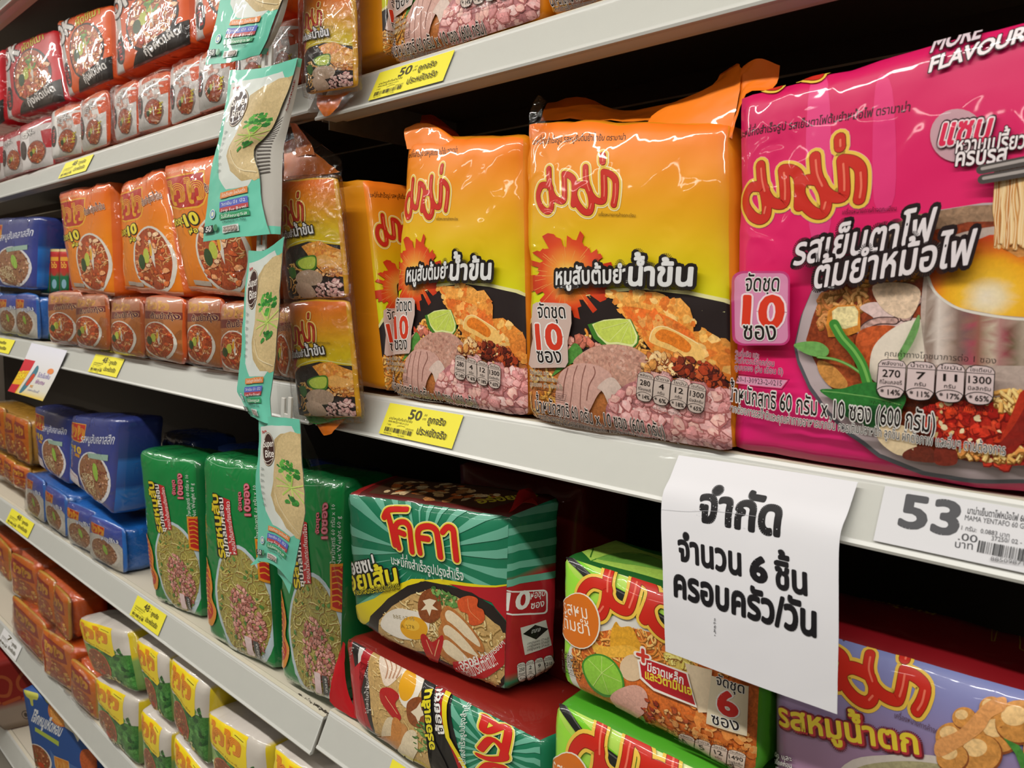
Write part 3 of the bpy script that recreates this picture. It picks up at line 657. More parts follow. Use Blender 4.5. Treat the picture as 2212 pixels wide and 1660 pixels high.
    A.fill([(1440, 180), (1560, 20), (1850, -100), (2300, -120), (2520, 0), (2540, 200), (2420, 400), (2150, 470), (1900, 450), (1640, 400), (1480, 300)], radial(c_, R_, [(0, '#ece0cc'), (.2, '#e8d4a8'), (.34, '#f0bc30'), (.6, '#eca81a'), (.72, '#e0781c'), (.95, '#c8401a'), (1.3, '#a02a14')], A.W, A.H), .05)
    A.stroke([(1430, 190), (1490, 305), (1640, 405), (1900, 460), (2120, 480), (2300, 450)], 1.6, '#dcd6cc')
    # noodles lifted by chopsticks
    A.view(3.32, 1560, 60)
    nd = [(1970, 1040), (2160, 990), (2420, 960), (2430, 1400), (2300, 1620), (2130, 1650), (1980, 1560), (1965, 1300), (1990, 1200)]
    A.fill(nd, '#cf8e4c', .2)
    for i in range(46):
        x = 1975+i*9.6; rs = A.rs; p = [(x+rs.uniform(-8, 8), 1010+rs.uniform(-20, 30))]
        for k in range(6): p.append((p[-1][0]+rs.uniform(-14, 14), p[-1][1]+92))
        A.stroke(p, 1.9, rs.choice(['#e6b878', '#d89c58', '#f0cc94', '#c98444'])); A.stroke([(a-3, b_) for a, b_ in p], .5, '#f4dcb0')
    A.stroke([(1880, 1030), (2212, 965), (2600, 890)], 6, '#4a4442'); A.stroke([(1885, 1024), (2212, 958), (2600, 884)], 2, '#a8a09c')
    A.stroke([(1890, 1098), (2212, 1040), (2600, 960)], 6, '#4a4442'); A.stroke([(1895, 1092), (2212, 1034), (2600, 954)], 2, '#a8a09c')
    # greens
    A.view(3.192, 1560, 540)
    A.fill([(525, 655), (600, 630), (700, 635), (760, 680), (750, 725), (690, 735), (600, 710)], '#6fa858', .15, True)
    A.stroke([(690, 735), (800, 750), (900, 790), (990, 850)], 2, '#5c9a44'); A.stroke([(690, 735), (800, 750), (900, 790), (990, 850)], .7, '#8cc070')
    A.stroke([(800, 510), (850, 600), (930, 690), (990, 790), (1030, 920)], 7, '#3f8a36'); A.stroke([(806, 520), (860, 605), (938, 695), (998, 795), (1035, 900)], 2, '#78b858')
    A.fill([(700, 960), (850, 950), (950, 920), (1060, 905), (1200, 930), (1290, 1000), (1270, 1080), (1200, 1180), (1000, 1190), (880, 1130), (820, 1050)], '#2f7a34', .2, True)
    A.fill([(860, 1120), (1000, 1060), (1260, 1090), (1200, 1190), (1050, 1210)], '#1f5a2a', .2, True)
    A.stroke([(720, 965), (900, 985), (1080, 1010), (1260, 1060)], .8, '#74b060')
    A.fill([(1240, 720), (1290, 620), (1375, 450), (1385, 520), (1340, 640), (1260, 760)], '#6a9a58', .2, True)
    # chilli paste
    CP = [(1400, 1090), (1600, 1040), (1900, 1020), (2500, 1000), (2600, 1400), (2100, 1460), (1800, 1440), (1600, 1330), (1440, 1250)]
    A.fill(CP, '#b8281a', .4, True)
    A.scatter(CP, 170, 7, ['#cc3420', '#e04a2c', '#a81c14', '#d8401f'], .3, edge='#7a120c')
    A.scatter(CP, 45, 4, ['#e8c88a', '#f0dcb0'], .1)
    A.noodles([(1850, 980), (2100, 960), (2150, 1130), (1950, 1120)], 34, 2.2, ['#e8b060', '#f0c880'], L=14)
    A.noodles([(1500, 1360), (1800, 1440), (2100, 1430), (2080, 1330), (1800, 1330)], 40, 2.2, ['#e8b060', '#e89a50', '#f0c880'], L=14)
    A.stroke([(2120, 1000), (2060, 1150), (1990, 1300)], 9, '#b8321c', .2); A.stroke([(2160, 1080), (2080, 1220), (1980, 1340)], 9, '#8c2018', .2)
    A.fill([(1090, 1230), (1150, 1195), (1290, 1200), (1370, 1290), (1350, 1380), (1240, 1390), (1120, 1310)], '#e6cfa8', .1, True)
    A.fill([(1290, 1370), (1420, 1330), (1500, 1380), (1500, 1440), (1300, 1420)], '#6a2a1c', .3, True); A.fill([(1500, 1340), (1620, 1340), (1640, 1450), (1500, 1450)], '#7a2a1c', .3, True)
    # badge
    A.rect(135, 150, 505, 655, '#c03a78', r=60); A.rect(150, 165, 492, 642, '#d68ab0', r=52)
    A.text('จัดชุด', (208, 285), (428, 288), 155, K, .012, ((.06, WH),)); A.text('10', (198, 520), (450, 535), 290, '#d8381e', .04, ((.08, '#f0d8e0'),)); A.text('ซอง', (198, 610), (412, 618), 165, K, .012, ((.06, WH),))
    for i, s_ in enumerate(('วันที่ผลิต และ', 'วันที่ควรบริโภคก่อน', 'ดูบนซอง (วัน เดือน ปี)')): A.text(s_, (152, 728+i*48), ((300, 400, 460)[i], 744+i*56), 54, K, .008, ((.06, '#e0a8bc'),), res=1)
    A.stroke([(165, 858), (505, 890), (455, 958), (150, 925)], .6, K, smooth=False, closed=True); A.fill([(172, 866), (492, 895), (450, 948), (158, 918)], '#d898b4'); A.text('20-1-30923-2-0215', (162, 905), (455, 935), 52, K, res=1)
    A.text('น้ำหนักสุทธิ 60 กรัม x 10 ซอง (600 กรัม)', (118, 1035), (1492, 1245), 150, K, .01, ((.07, WH),), res=2)
    A.text('หากต้องการรสชาติและคุณค่าทางอาหารมากขึ้น ควรเติมปลาหมึก ลูกชิ้น ผักดังภาพ และอื่นๆ ตามต้องการ', (120, 1115), (1965, 1392), 76, K, .008, ((.06, WH),), res=1)
    nutri(A, [(1108, 745), (1908, 800), (1895, 1010), (1092, 955)], [('270', '14%'), ('7', '11%'), ('11', '17%'), ('1300', '65%')], cell='#d8c4c4', lw=.5)
    A.view(3.32, 1560, 60)
    A.text('รสเย็นตาโฟ', (560, 1710), (1530, 1545), 265, '#e2dade', .02, ((.13, '#1c0c10'),), sh=.25)
    A.text('ต้มยำหม้อไฟ', (700, 1875), (1810, 1700), 270, '#e2dade', .02, ((.13, '#1c0c10'),), sh=.25)
    return A
def proj(P):
    v = MW.T @ (np.asarray(P, float)-CAM); return (1106+F*v[0]/v[2], 830+F*v[1]/v[2])
def pq(pts): return [proj(p) for p in pts]
def rays(A, c, R, n, cols, poly=None, a0=0., frac=.5, sq=1., bend=0.):
    t = []
    for i in range(n):
        a = a0+i/n*6.283; b = a+6.283/n*frac
        A.fill([(c[0]+R*.12*math.cos((a+b)/2), c[1]+R*.12*math.sin((a+b)/2)*sq), (c[0]+R*.5*math.cos(a+bend*.4), c[1]+R*.5*math.sin(a+bend*.4)*sq), (c[0]+R*math.cos(a+bend), c[1]+R*math.sin(a+bend)*sq), (c[0]+R*math.cos(b+bend), c[1]+R*math.sin(b+bend)*sq), (c[0]+R*.5*math.cos(b+bend*.4), c[1]+R*.5*math.sin(b+bend*.4)*sq)], cols)
# ---------------------------------------------------------------- stir-fry noodle with teal sunburst
def food_coca(A):
    A.fill([(240, 880), (330, 790), (430, 725), (520, 700), (620, 720), (760, 760), (870, 830), (960, 940), (985, 1050), (960, 1180), (900, 1250), (830, 1270), (700, 1200), (560, 1130), (300, 1010), (235, 950)], '#2a2320')
    A.fill([(285, 900), (350, 830), (450, 770), (560, 740), (680, 780), (800, 850), (900, 930), (950, 1040), (945, 1150), (880, 1240), (800, 1215), (680, 1140), (520, 1060), (300, 990)], '#c9a468', .2)
    A.noodles([(285, 900), (350, 830), (450, 770), (560, 740), (680, 780), (800, 850), (900, 930), (955, 1040), (950, 1150), (880, 1240), (800, 1215), (680, 1140), (520, 1060), (300, 990)], 200, 2.2, ['#e0c890', '#d4b474', '#c9a468', '#ead8a8'], L=16, shade='#8a6a34')
    A.fill([(295, 930), (320, 870), (380, 840), (450, 850), (520, 870), (545, 920), (520, 980), (440, 1000), (360, 980)], '#ece4d6', .04, True)
    A.ell((465, 940), 72, 58, '#e8a820', rot=.3); A.ell((455, 925), 40, 28, '#f2c040', rot=.3)
    A.text("BBE.07.05", (362, 890), (470, 905), 26, '#9a8a60', res=1); A.text('A 278', (400, 940), (470, 945), 26, '#8a6a20', res=1)
    A.fill([(485, 830), (500, 770), (545, 740), (590, 760), (605, 820), (600, 880), (550, 915), (500, 890)], '#8a4a24', .25, True); A.fill([(510, 800), (545, 790), (580, 800), (560, 825), (590, 850), (555, 845), (545, 880), (530, 845), (500, 850), (525, 822)], '#e8d8bc')
    A.scatter([(560, 740), (600, 740), (680, 790), (670, 850), (600, 810)], 46, 6, ['#5c8a44', '#7aa858', '#3f6a30'], .2)
    A.fill([(690, 800), (740, 775), (790, 790), (790, 830), (820, 850), (825, 900), (790, 925), (750, 920), (740, 870), (700, 850)], '#d2562a', .15, True); A.stroke([(740, 790), (750, 850), (800, 900)], .8, '#e88a58')
    for dx, dy in ((0, 0), (-10, 75), (-15, 150)):
        A.fill([(600+dx, 880+dy), (620+dx, 835+dy), (650+dx, 830+dy), (720+dx, 890+dy), (800+dx, 990+dy*.9), (825+dx, 1060+dy*.6), (780+dx, 1050+dy*.7), (700+dx, 1000+dy*.9), (620+dx, 930+dy)], '#b8743a', .2, True)
        A.fill([(625+dx, 872+dy), (650+dx, 850+dy), (720+dx, 905+dy), (790+dx, 995+dy*.9), (800+dx, 1035+dy*.65), (730+dx, 985+dy*.9), (650+dx, 920+dy)], '#e6d4b4', .08, True)
    A.fill([(500, 985), (520, 970), (560, 1010), (610, 975), (615, 1020), (585, 1120), (560, 1115), (520, 1060)], '#b81a1c', .1, True)
    A.stroke([(530, 1000), (560, 1070)], 1.2, '#e8b080'); A.stroke([(595, 1000), (572, 1080)], 1.2, '#e8b080')
def art_coca(fq):
    A = Art(230, 210, fq, bg='#1f7a58'); A.view(2.371, 700, 960)
    rays(A, (500, 570), 900, 26, '#6db39a', a0=.05, frac=.5, bend=.25)
    # wordmark
    A.fill([(100, 905), (250, 830), (430, 700), (600, 690), (800, 720), (1060, 700), (1060, 760), (800, 740), (480, 700), (260, 870), (100, 960)], '#e6d21e')
    A.fill([(640, 715), (760, 730), (1000, 715), (1200, 660), (1200, 1300), (940, 1280), (1000, 1100), (980, 960), (860, 810)], '#b4202a')
    A.fill([(150, 840), (260, 790), (330, 740), (450, 690), (520, 690), (330, 800), (240, 900), (165, 950)], '#e6d21e')
    A.fill([(130, 940), (200, 930), (260, 1010), (160, 1000)], '#b4202a')
    food_coca(A)
    A.fill([(665, 1110), (780, 1100), (870, 1060), (930, 990), (955, 970), (960, 1040), (920, 1130), (840, 1190), (700, 1190)], '#c01f26')
    A.text('อร่อย...', (712, 1152), (835, 1110), 62, '#f4eee8', .02, sh=.2); A.text('เส้นกรอบๆ', (838, 1102), (930, 1020), 38, '#f4eee8', .01, sh=.2, res=2); A.text('ไม่เละในน้ำร้อนที่โดน!!', (735, 1185), (895, 1122), 34, '#f4eee8', .01, sh=.2, res=2)
    A.text('กรุณาอ่านคำเตือนบนซองก่อนบริโภคทุกครั้งเพื่อความปลอดภัย', (175, 985), (510, 1080), 28, '#2a1a14', .006, res=1); A.text('รายละเอียดอื่นๆ ดูที่ซองด้านใน', (290, 1035), (490, 1100), 28, '#2a1a14', .006, res=1)
    L = [([(315, 375), (330, 345), (360, 335), (430, 335)], False), ([(330, 350), (352, 420), (372, 515)], False),
         ([(392, 530), (372, 440), (385, 405), (420, 400), (445, 425), (452, 480), (460, 550)], False), ([(392, 450), (418, 460)], False),
         ([(500, 555), (488, 470), (500, 430), (545, 420), (580, 440), (592, 490), (604, 575)], False), ([(506, 480), (540, 485)], False),
         ([(615, 450), (640, 425), (668, 440), (676, 500), (686, 590)], False)]
    for ww, c in ((12.5, '#e9dfa0'), (10.6, '#e6d040'), (7.6, '#8a1a14'), (7.0, '#cf2520')): A.strokes(L, ww, c)
    A.text('บะหมี่กึ่งสำเร็จรูปปรุงสำเร็จ', (355, 612), (722, 697), 62, '#e2e6e0', .012, res=2)
    A.text('น้อยซุป', (150, 668), (275, 645), 78, '#f0eeea', .03, ((.09, K),), sh=.2); A.text('อร่อยเส้น', (140, 745), (388, 712), 82, '#e8da2c', .03, ((.09, K),), sh=.2); A.text('หอมกลิ่นกระเทียมแท้ไทย', (170, 772), (398, 735), 36, '#e8da2c', .01, ((.07, K),), res=1)
    return A
def art_coca_side(sq):
    A = Art(90, 210, sq, bg=grads([(0, '#1f7a58'), (.08, '#1f7a58'), (.1, '#b4202a'), (.62, '#b4202a'), (.64, '#1f7a58'), (1, '#2a8a68')])); A.view(2.371, 700, 960)
    for y in (300, 380, 470, 560, 640): A.fill([(850, y+70), (1000, y+40), (1250, y-30), (1250, y+10), (1000, y+75), (850, y+110)], '#6db39a')
    A.rect(905, 745, 1145, 870, '#f0ece8', r=22); A.rect(913, 753, 1137, 862, '#b4202a', r=18)
    A.text('10', (925, 850), (1048, 835), 125, '#f6f2ee', .03); A.text('ห่อชุด', (1058, 795), (1130, 775), 50, '#f6f2ee', .015, res=2); A.text('ซอง', (1058, 845), (1125, 830), 50, '#f6f2ee', .015, res=2)
    A.fill([(1005, 940), (1135, 900), (1165, 1030), (1028, 1080)], '#dcd8d0'); A.fill([(1018, 972), (1080, 925), (1148, 945), (1085, 1000)], '#1d1a18'); A.text('ฮาลาล', (1060, 970), (1105, 958), 30, '#e8e8e8', res=1)
    for i in range(3): A.text('มาตรฐานอาหาร 157-06-50', (1040, 1028+i*16), (1150, 1000+i*16), 18, K, res=1)
    nutri(A, [(985, 1125), (1165, 1075), (1165, 1165), (990, 1200)], [('250', '13%'), ('2', '3%'), ('9', '14%'), ('1210', '61%')], full=False, cell='#dcd8d0')
    return A
# ---------------------------------------------------------------- pork tom yum, lime green, six pack
def art_lime(fq, sh=(0, 0)):
    A = Art(200, 150, fq, bg=grads([(0, '#6cc020'), (.5, '#86d42a'), (1, '#b9dc60')])); A.view(2.722, 1180+sh[0], 1050+sh[1])
    A.fill([(60, 330), (90, 378), (330, 480), (700, 640), (1400, 900), (1400, 600), (600, 300)], '#dfe6a8')
    A.fill([(60, 330), (90, 378), (180, 425), (280, 450), (240, 400)], '#a81c1c')
    for p in ([(85, 400), (330, 600), (690, 850), (1400, 1300), (1400, 1200), (690, 760), (360, 560), (180, 430)],): A.fill(p, '#7cca28')
    A.fill([(70, 430), (160, 520), (250, 660), (120, 1020), (60, 900)], '#9be040', smooth=True)
    A.fill([(330, 800), (420, 750), (560, 740), (700, 790), (900, 860), (1260, 1050), (1270, 1620), (560, 1400), (150, 1150), (120, 1020), (160, 900)], '#dcd8ce')
    A.fill([(150, 960), (300, 860), (480, 830), (700, 880), (960, 1000), (1260, 1160), (1260, 1640), (900, 1560), (560, 1400), (180, 1150)], '#d06a28', .35)
    A.noodles([(150, 960), (300, 860), (480, 830), (700, 880), (960, 1000), (1100, 1100), (900, 1180), (560, 1100), (300, 1050), (180, 1150)], 130, 2., ['#e8a450', '#f0bc70', '#d98a3c', '#e09040'], L=18)
    A.fill([(380, 880), (410, 800), (440, 830), (500, 830), (540, 900), (560, 960), (470, 1000), (390, 990)], '#dca02c', .2, True); A.fill([(270, 930), (360, 945), (500, 940), (600, 1010), (480, 1010), (320, 1000)], '#e8b040', .2, True)
    A.fill([(690, 990), (780, 960), (850, 1010), (860, 1100), (760, 1080)], '#d8c060', .2, True)
    A.noodles([(700, 990), (860, 1010), (860, 1080), (740, 1060)], 22, 2.2, ['#e8d880', '#d8c860'], L=12)
    for c, r in (((510, 1070), 75), ((560, 1010), 40)): A.ell(c, r, r*1.05, '#dcc09c', .06)
    A.fill([(215, 1040), (260, 995), (330, 990), (400, 1030), (450, 1110), (462, 1190), (430, 1230), (350, 1240), (270, 1190), (225, 1110)], '#3f8a2c', smooth=True)
    A.fill([(225, 1045), (265, 1005), (330, 1000), (395, 1040), (440, 1115), (450, 1185), (425, 1218), (350, 1225), (280, 1180), (235, 1110)], '#8ec840', .1, True)
    for a, b_ in (((330, 1100), (250, 1020)), ((330, 1100), (330, 1002)), ((330, 1100), (400, 1045)), ((330, 1100), (440, 1150)), ((330, 1100), (370, 1215)), ((330, 1100), (280, 1175))): A.stroke([a, b_], .6, '#c8e480')
    A.fill([(380, 1240), (440, 1190), (530, 1170), (590, 1210), (600, 1290), (560, 1350), (480, 1360), (420, 1300)], '#d6a494', .15, True)
    A.scatter([(590, 1270), (700, 1280), (800, 1330), (860, 1420), (760, 1480), (640, 1440), (580, 1370)], 60, 6, ['#e0b070', '#c88a4c', '#a84a24', '#d89a5c'], edge='#7a3a1a')
    A.scatter([(560, 1280), (660, 1270), (640, 1400), (590, 1430)], 40, 5, ['#8a2a14', '#b84a24'], edge='#4a140a')
    A.scatter([(600, 1420), (720, 1480), (780, 1580), (700, 1560)], 30, 8, ['#dca0a0', '#e8b4b0'], edge='#a86060')
    A.scatter([(860, 1260), (1000, 1400), (1200, 1450), (1240, 1600), (900, 1500)], 60, 9, ['#e08a40', '#d0702c', '#e8a860'], .2)
    A.scatter([(530, 1340), (600, 1370), (580, 1450)], 16, 5, ['#4f8a3a', '#6aa848'], .2)
    A.fill([(820, 1040), (980, 1080), (960, 1330), (900, 1330)], '#e8d4b4', .05)
    # chopsticks
    for p in ([(95, 395), (330, 598), (690, 848)], [(390, 600), (560, 690), (1300, 1100)]):
        A.stroke([(x, y+10) for x, y in p], 7.5, '#20201e', smooth=False); A.stroke([(x, y) for x, y in p], 1.2, '#5a5a56', smooth=False)
    wordmark(A, [(385, 470), (1000, 520), (1020, 900)], k=1.9, halo='#e8e0a0', halo_w=3)
    A.ell((208, 792), 118, 166, '#e6e0d0', rot=-.15); A.ell((206, 792), 111, 160, '#d6711c', rot=-.15)
    A.text('รสหมู', (122, 745), (255, 785), 105, '#f4e8d8', -.004, res=2); A.text('ต้มยำ', (120, 830), (268, 880), 105, '#f4e8d8', -.004, res=2)
    A.fill([(545, 1020), (600, 1010), (840, 1095), (895, 1300), (640, 1200), (560, 1130)], '#efe6dc'); A.fill([(558, 1030), (605, 1020), (832, 1103), (885, 1285), (640, 1185), (570, 1120)], '#b8202a')
    A.text('มีธาตุเหล็ก', (605, 1085), (815, 1165), 68, '#f4f0ea', .02, res=2); A.text('และวิตามินเอ', (592, 1128), (865, 1228), 70, '#ecd840', .03, res=2)
    A.strokes([([(578, 955), (580, 1035)], False), ([(540, 985), (612, 1005)], False)], 6, '#f0e4da'); A.strokes([([(578, 962), (580, 1028)], False), ([(548, 987), (606, 1002)], False)], 3.6, '#cc3a2c')
    for i, s_ in enumerate(('วันที่ผลิต และ', 'วันที่ควรบริโภคก่อน', 'ดูบนซอง (วัน เดือน ปี)')): A.text(s_, (82, 955+i*36), ((150, 190, 215)[i], 1000+i*38), 36, K, .004, res=1)
    A.stroke([(95, 1045), (225, 1098), (212, 1128), (90, 1075)], .5, K, smooth=False, closed=True); A.text('20-1-30923-2-0172', (98, 1068), (208, 1112), 26, K, res=1)
    A.text('น้ำหนักสุทธิ 60 กรัม X 6 ซอง (360 กรัม)', (80, 1120), (545, 1415), 92, K, .01, ((.06, WH),), res=2)
    A.fill([(980, 1110), (1190, 1170), (1180, 1460), (950, 1390)], '#d8ccb0')
    A.text('จัดชุด', (1008, 1160), (1165, 1215), 82, K, .012, ((.05, WH),), res=2); A.text('6', (1030, 1330), (1130, 1352), 190, '#cc2a24', .045, ((.08, WH),)); A.text('ซอง', (988, 1390), (1140, 1432), 90, K, .012, ((.05, WH),), res=2)
    nutri(A, [(790, 1435), (1180, 1560), (1172, 1650), (785, 1525)], [('280', '14%'), ('5', '8%'), ('12', '18%'), ('1490', '75%')], cell='#dcc8b8', lw=.35)
    return A
def art_lime_top(tq, sh=(0, 0)):
    A = Art(200, 90, tq, bg='#1f5c24'); A.view(2.722, 1180+sh[0], 1050+sh[1])
    A.fill([(100, 330), (110, 270), (230, 200), (700, 430), (1300, 700), (1300, 800), (700, 560), (260, 440)], '#9cc050', .1)
    A.fill([(150, 200), (350, 160), (700, 330), (1300, 600), (1300, 700), (700, 420), (300, 280)], '#2a7a28')
    A.stroke([(230, 220), (280, 330), (260, 420)], 1.5, '#3a6a20'); A.stroke([(270, 440), (400, 400), (560, 400), (700, 450)], 1.5, '#3a7a28'); A.fill([(290, 430), (420, 395), (560, 400), (700, 450), (700, 500)], '#6aa040', .1)
    A.ell((610, 260), 60, 25, '#4a7a30'); A.scatter([(440, 160), (680, 200), (680, 330), (520, 280)], 40, 6, ['#8a4a2a', '#a86a3a', '#6a3a20'], .2)
    return A
# ---------------------------------------------------------------- pork nam tok, purple
def art_purple(fq):
    A = Art(250, 190, fq, bg=grads([(0, '#9a6f88'), (.55, '#9c7d9c'), (.8, '#8a86b8'), (1, '#7d86bc')])); A.view(2.372, 1400, 960)
    A.fill([(500, 840), (985, 935), (1120, 945), (1200, 975), (1260, 950), (1420, 985), (1560, 1050), (1660, 1130), (1800, 1190), (1926, 1225), (2300, 1330), (2300, 900), (500, 700)], '#8a1420')
    A.text('บะหมี่กึ่งสำเร็จรูป รสหมูน้ำตก ตรามาม่า', (760, 950), (1450, 1075), 52, '#5a3a2a', .01, res=2)
    wordmark(A, [(770, 960), (1325, 1065), (1375, 1370)], k=1.8, halo='#e6dcb0', halo_w=4)
    A.text('เครื่องหมายการค้าจดทะเบียน', (1265, 1400), (1578, 1520), 40, '#5a3a4a', .004, res=1)
    A.fill([(1010, 1640), (1250, 1590), (1500, 1600), (1700, 1680), (1700, 1900), (900, 1900)], '#cfc4bc', .03, True); A.fill([(1040, 1680), (1250, 1625), (1500, 1640), (1680, 1720), (1680, 1900), (950, 1900)], '#a8a07a', .2, True)
    for c, r in (((1560, 1500), 85), ((1620, 1400), 60), ((1760, 1350), 62), ((1800, 1480), 110), ((1700, 1580), 110), ((1900, 1420), 120), ((1560, 1600), 80), ((2040, 1560), 120)):
        A.ell((c[0]+4, c[1]+6), r*1.04, r*.94, '#8a4a24', .2); A.ell(c, r, r*.88, '#d09048', .25); A.ell((c[0]-r*.2, c[1]-r*.25), r*.55, r*.42, '#ecc488', .2)
    A.fill([(1730, 1330), (1830, 1300), (1830, 1360), (1760, 1400), (1700, 1480), (1500, 1600), (1480, 1520), (1600, 1460)], '#dc9a5c', .2, True)
    A.fill([(1820, 1500), (1880, 1580), (1926, 1700), (2000, 1700), (1900, 1540)], '#4a8a3c', .2)
    for o_, c in ((.13, '#6a1a2a'), (.07, '#b8323a')): A.text('รสหมูน้ำตก', (690, 1440), (1395, 1590), 150, c, o_)
    A.text('รสหมูน้ำตก', (684, 1434), (1389, 1584), 150, '#e8cf3a', .03)
    for i, s_ in enumerate(('วันที่ผลิต และ', 'วันที่ควรบริโภคก่อน', 'ดูบนซอง')): A.text(s_, (632, 1592+i*34), (745, 1622+i*36), 36, WH, .006, ((.05, '#3a2a34'),), res=1)
    return A
def art_purple_top(tq):
    A = Art(250, 90, tq, bg='#7a1018'); A.view(2.372, 1400, 960)
    A.text('หมูน้ำตก', (1480, 870), (1110, 790), 60, '#b8982c', .01); A.stroke([(1720, 960), (1760, 1010), (1850, 1000), (1926, 1060), (2100, 1080)], 1.4, '#a8862c')
    return A
# ---------------------------------------------------------------- striped-letter logo panel
def waiwai(A, x, y, w, h, red='#b8241c', yel='#e6a824', back=True, lw=None, slope=0.):
    lw = lw or w*.016; f = lambda px, py: (x+px*w, y+py*h+slope*px*w)
    if back:
        sh = [f(0, 0), f(1, 0), f(1.02, .75), f(.93, .97), f(.8, 1.05), f(.3, 1.06), f(.08, .95), f(0, .72)]
        A.fill([f(-.04, -.05), f(1.04, -.05), f(1.06, .77), f(.96, 1.02), f(.81, 1.11), f(.29, 1.12), f(.04, 1.0), f(-.04, .74)], yel); A.fill(sh, red)
    S = []
    for i in (0, 1):
        o = .04+i*.48
        for k in range(4):
            d = k*.028; S.append(([f(o, .1+d*2.), f(o+.13-d*.5, .1+d*2), f(o+.16-d, .2+d*1.5), f(o+.17-d, .6), f(o+.13-d*.3, .82+d*1.2), f(o+.2, .86+d)], False))
            r = .17-k*.036; cx, cy = o+.3, .56
            S.append(([f(cx-r*.95, cy+.05), f(cx-r*.8, cy-r*1.4), f(cx, cy-r*1.9), f(cx+r*.9, cy-r*1.2), f(cx+r, cy+.1), f(cx+r*.75, .84-k*.03), f(cx-.02, .86-k*.03)], False))
    A.strokes(S, lw, yel, n=4)
def dish(A, c, rx, ry, kind, rim='#d8d2c6', n=1.):
    A.ell((c[0]+rx*.02, c[1]+ry*.03), rx*1.12, ry*1.1, rim); p = [(c[0]+rx*math.cos(a), c[1]+ry*math.sin(a)) for a in np.linspace(0, 6.283, 17)[:-1]]
    if kind == 'pink':
        A.fill(p, '#9a9048', .35, True); A.noodles(p, int(90*n), rx*.035, ['#b8b060', '#a8a050', '#c8c080', '#98985a'], L=rx*.45)
        q = [(c[0]-rx*.1, c[1]-ry*.35), (c[0]+rx*.5, c[1]-ry*.15), (c[0]+rx*.85, c[1]+ry*.45), (c[0]+rx*.4, c[1]+ry*.8), (c[0]-rx*.3, c[1]+ry*.55), (c[0]-rx*.4, c[1])]
        A.scatter(q, int(130*n), rx*.14, ['#c4887c', '#b87468', '#d49c90', '#a86458'], .3, edge='#6a3a30')
        A.scatter(p, int(16*n), rx*.13, ['#4a7a34', '#5c8a44'], .2)
    elif kind == 'prawn':
        A.fill(p, '#a84a24', .4, True); A.noodles(p, int(50*n), rx*.05, ['#d8965c', '#c87a44', '#e0b080'], L=rx*.5)
        A.scatter(p, int(40*n), rx*.3, ['#c85a2c', '#d87840', '#b03a20', '#dc9a68', '#e8c098'], .35, edge='#7a2a14')
        A.ell((c[0]-rx*.25, c[1]-ry*.1), rx*.18, ry*.25, '#b8c04a', .1); A.ell((c[0]-rx*.55, c[1]+ry*.1), rx*.2, ry*.25, '#2a4a24', .2)
        A.fill([(c[0]-rx*.05, c[1]-ry*.6), (c[0]+rx*.08, c[1]-ry*.62), (c[0]+rx*.22, c[1]-ry*.1), (c[0]+rx*.16, c[1]+ry*.3), (c[0]+rx*.02, c[1]-ry*.1)], '#d8d0c4'); A.ell((c[0]+rx*.05, c[1]-ry*.3), rx*.07, ry*.22, '#e0a828')
    elif kind == 'beef':
        A.fill(p, '#9a6a48', .4, True); A.scatter(p, int(80*n), rx*.17, ['#b07a60', '#8a4a34', '#c89878', '#6a3424', '#d0b090'], .3, edge='#5a2a1c')
        A.noodles([(c[0]-rx*.8, c[1]+ry*.1), (c[0], c[1]), (c[0]+rx*.3, c[1]+ry*.8), (c[0]-rx*.5, c[1]+ry*.7)], int(50*n), rx*.04, ['#d8c8a0', '#c8b488'], L=rx*.4)
        A.fill([(c[0]+rx*.05, c[1]-ry*.6), (c[0]+rx*.3, c[1]-ry*.5), (c[0]+rx*.42, c[1]-ry*.05), (c[0]+rx*.3, c[1]+ry*.1), (c[0]+rx*.05, c[1]-ry*.2)], '#98c048', .1, True)
    elif kind == 'soup':
        A.fill(p, '#8a4a28', .4, True); A.scatter(p, int(50*n), rx*.2, ['#b87a50', '#9a5a34', '#c89868', '#7a3a20'], .3); A.scatter(p, int(12*n), rx*.14, ['#4a7a34'], .2)
        A.ell((c[0]+rx*.1, c[1]+ry*.6), rx*.3, ry*.2, '#b8401c', .1)
def art_orange_tall():
    A = Art(170, 290, bg=grads([(0, '#e07a16'), (.5, '#e48418'), (.85, '#e2701a'), (1, '#dc5a1c')]))
    A.text('บะหมี่กึ่งสำเร็จรูป ปรุงรส ตราไวไว', (10, 26), (150, 26), 8, '#f0c8a0', .01, res=1); waiwai(A, 8, 36, 92, 66, lw=1.9)
    dish(A, (112, 205), 50, 72, 'prawn'); A.text('จัดชุด', (12, 145), (44, 138), 22, '#ecd83a', .03, ((.1, K),), res=2); A.text('10', (48, 146), (78, 140), 34, '#ecd83a', .05, ((.12, K),)); A.text('ห่อ', (52, 164), (72, 160), 16, '#ecd83a', .03, ((.1, K),), res=2)
    A.text('ต้มยำกุ้งน้ำข้น', (104, 80), (160, 70), 22, '#5a2a3a', .02, ((.08, '#e8c0a0'),), res=2); A.rect(30, 262, 76, 272, '#b8a898'); A.fill([(0, 278), (60, 274), (170, 280), (170, 290), (0, 290)], '#e8b090')
    return A
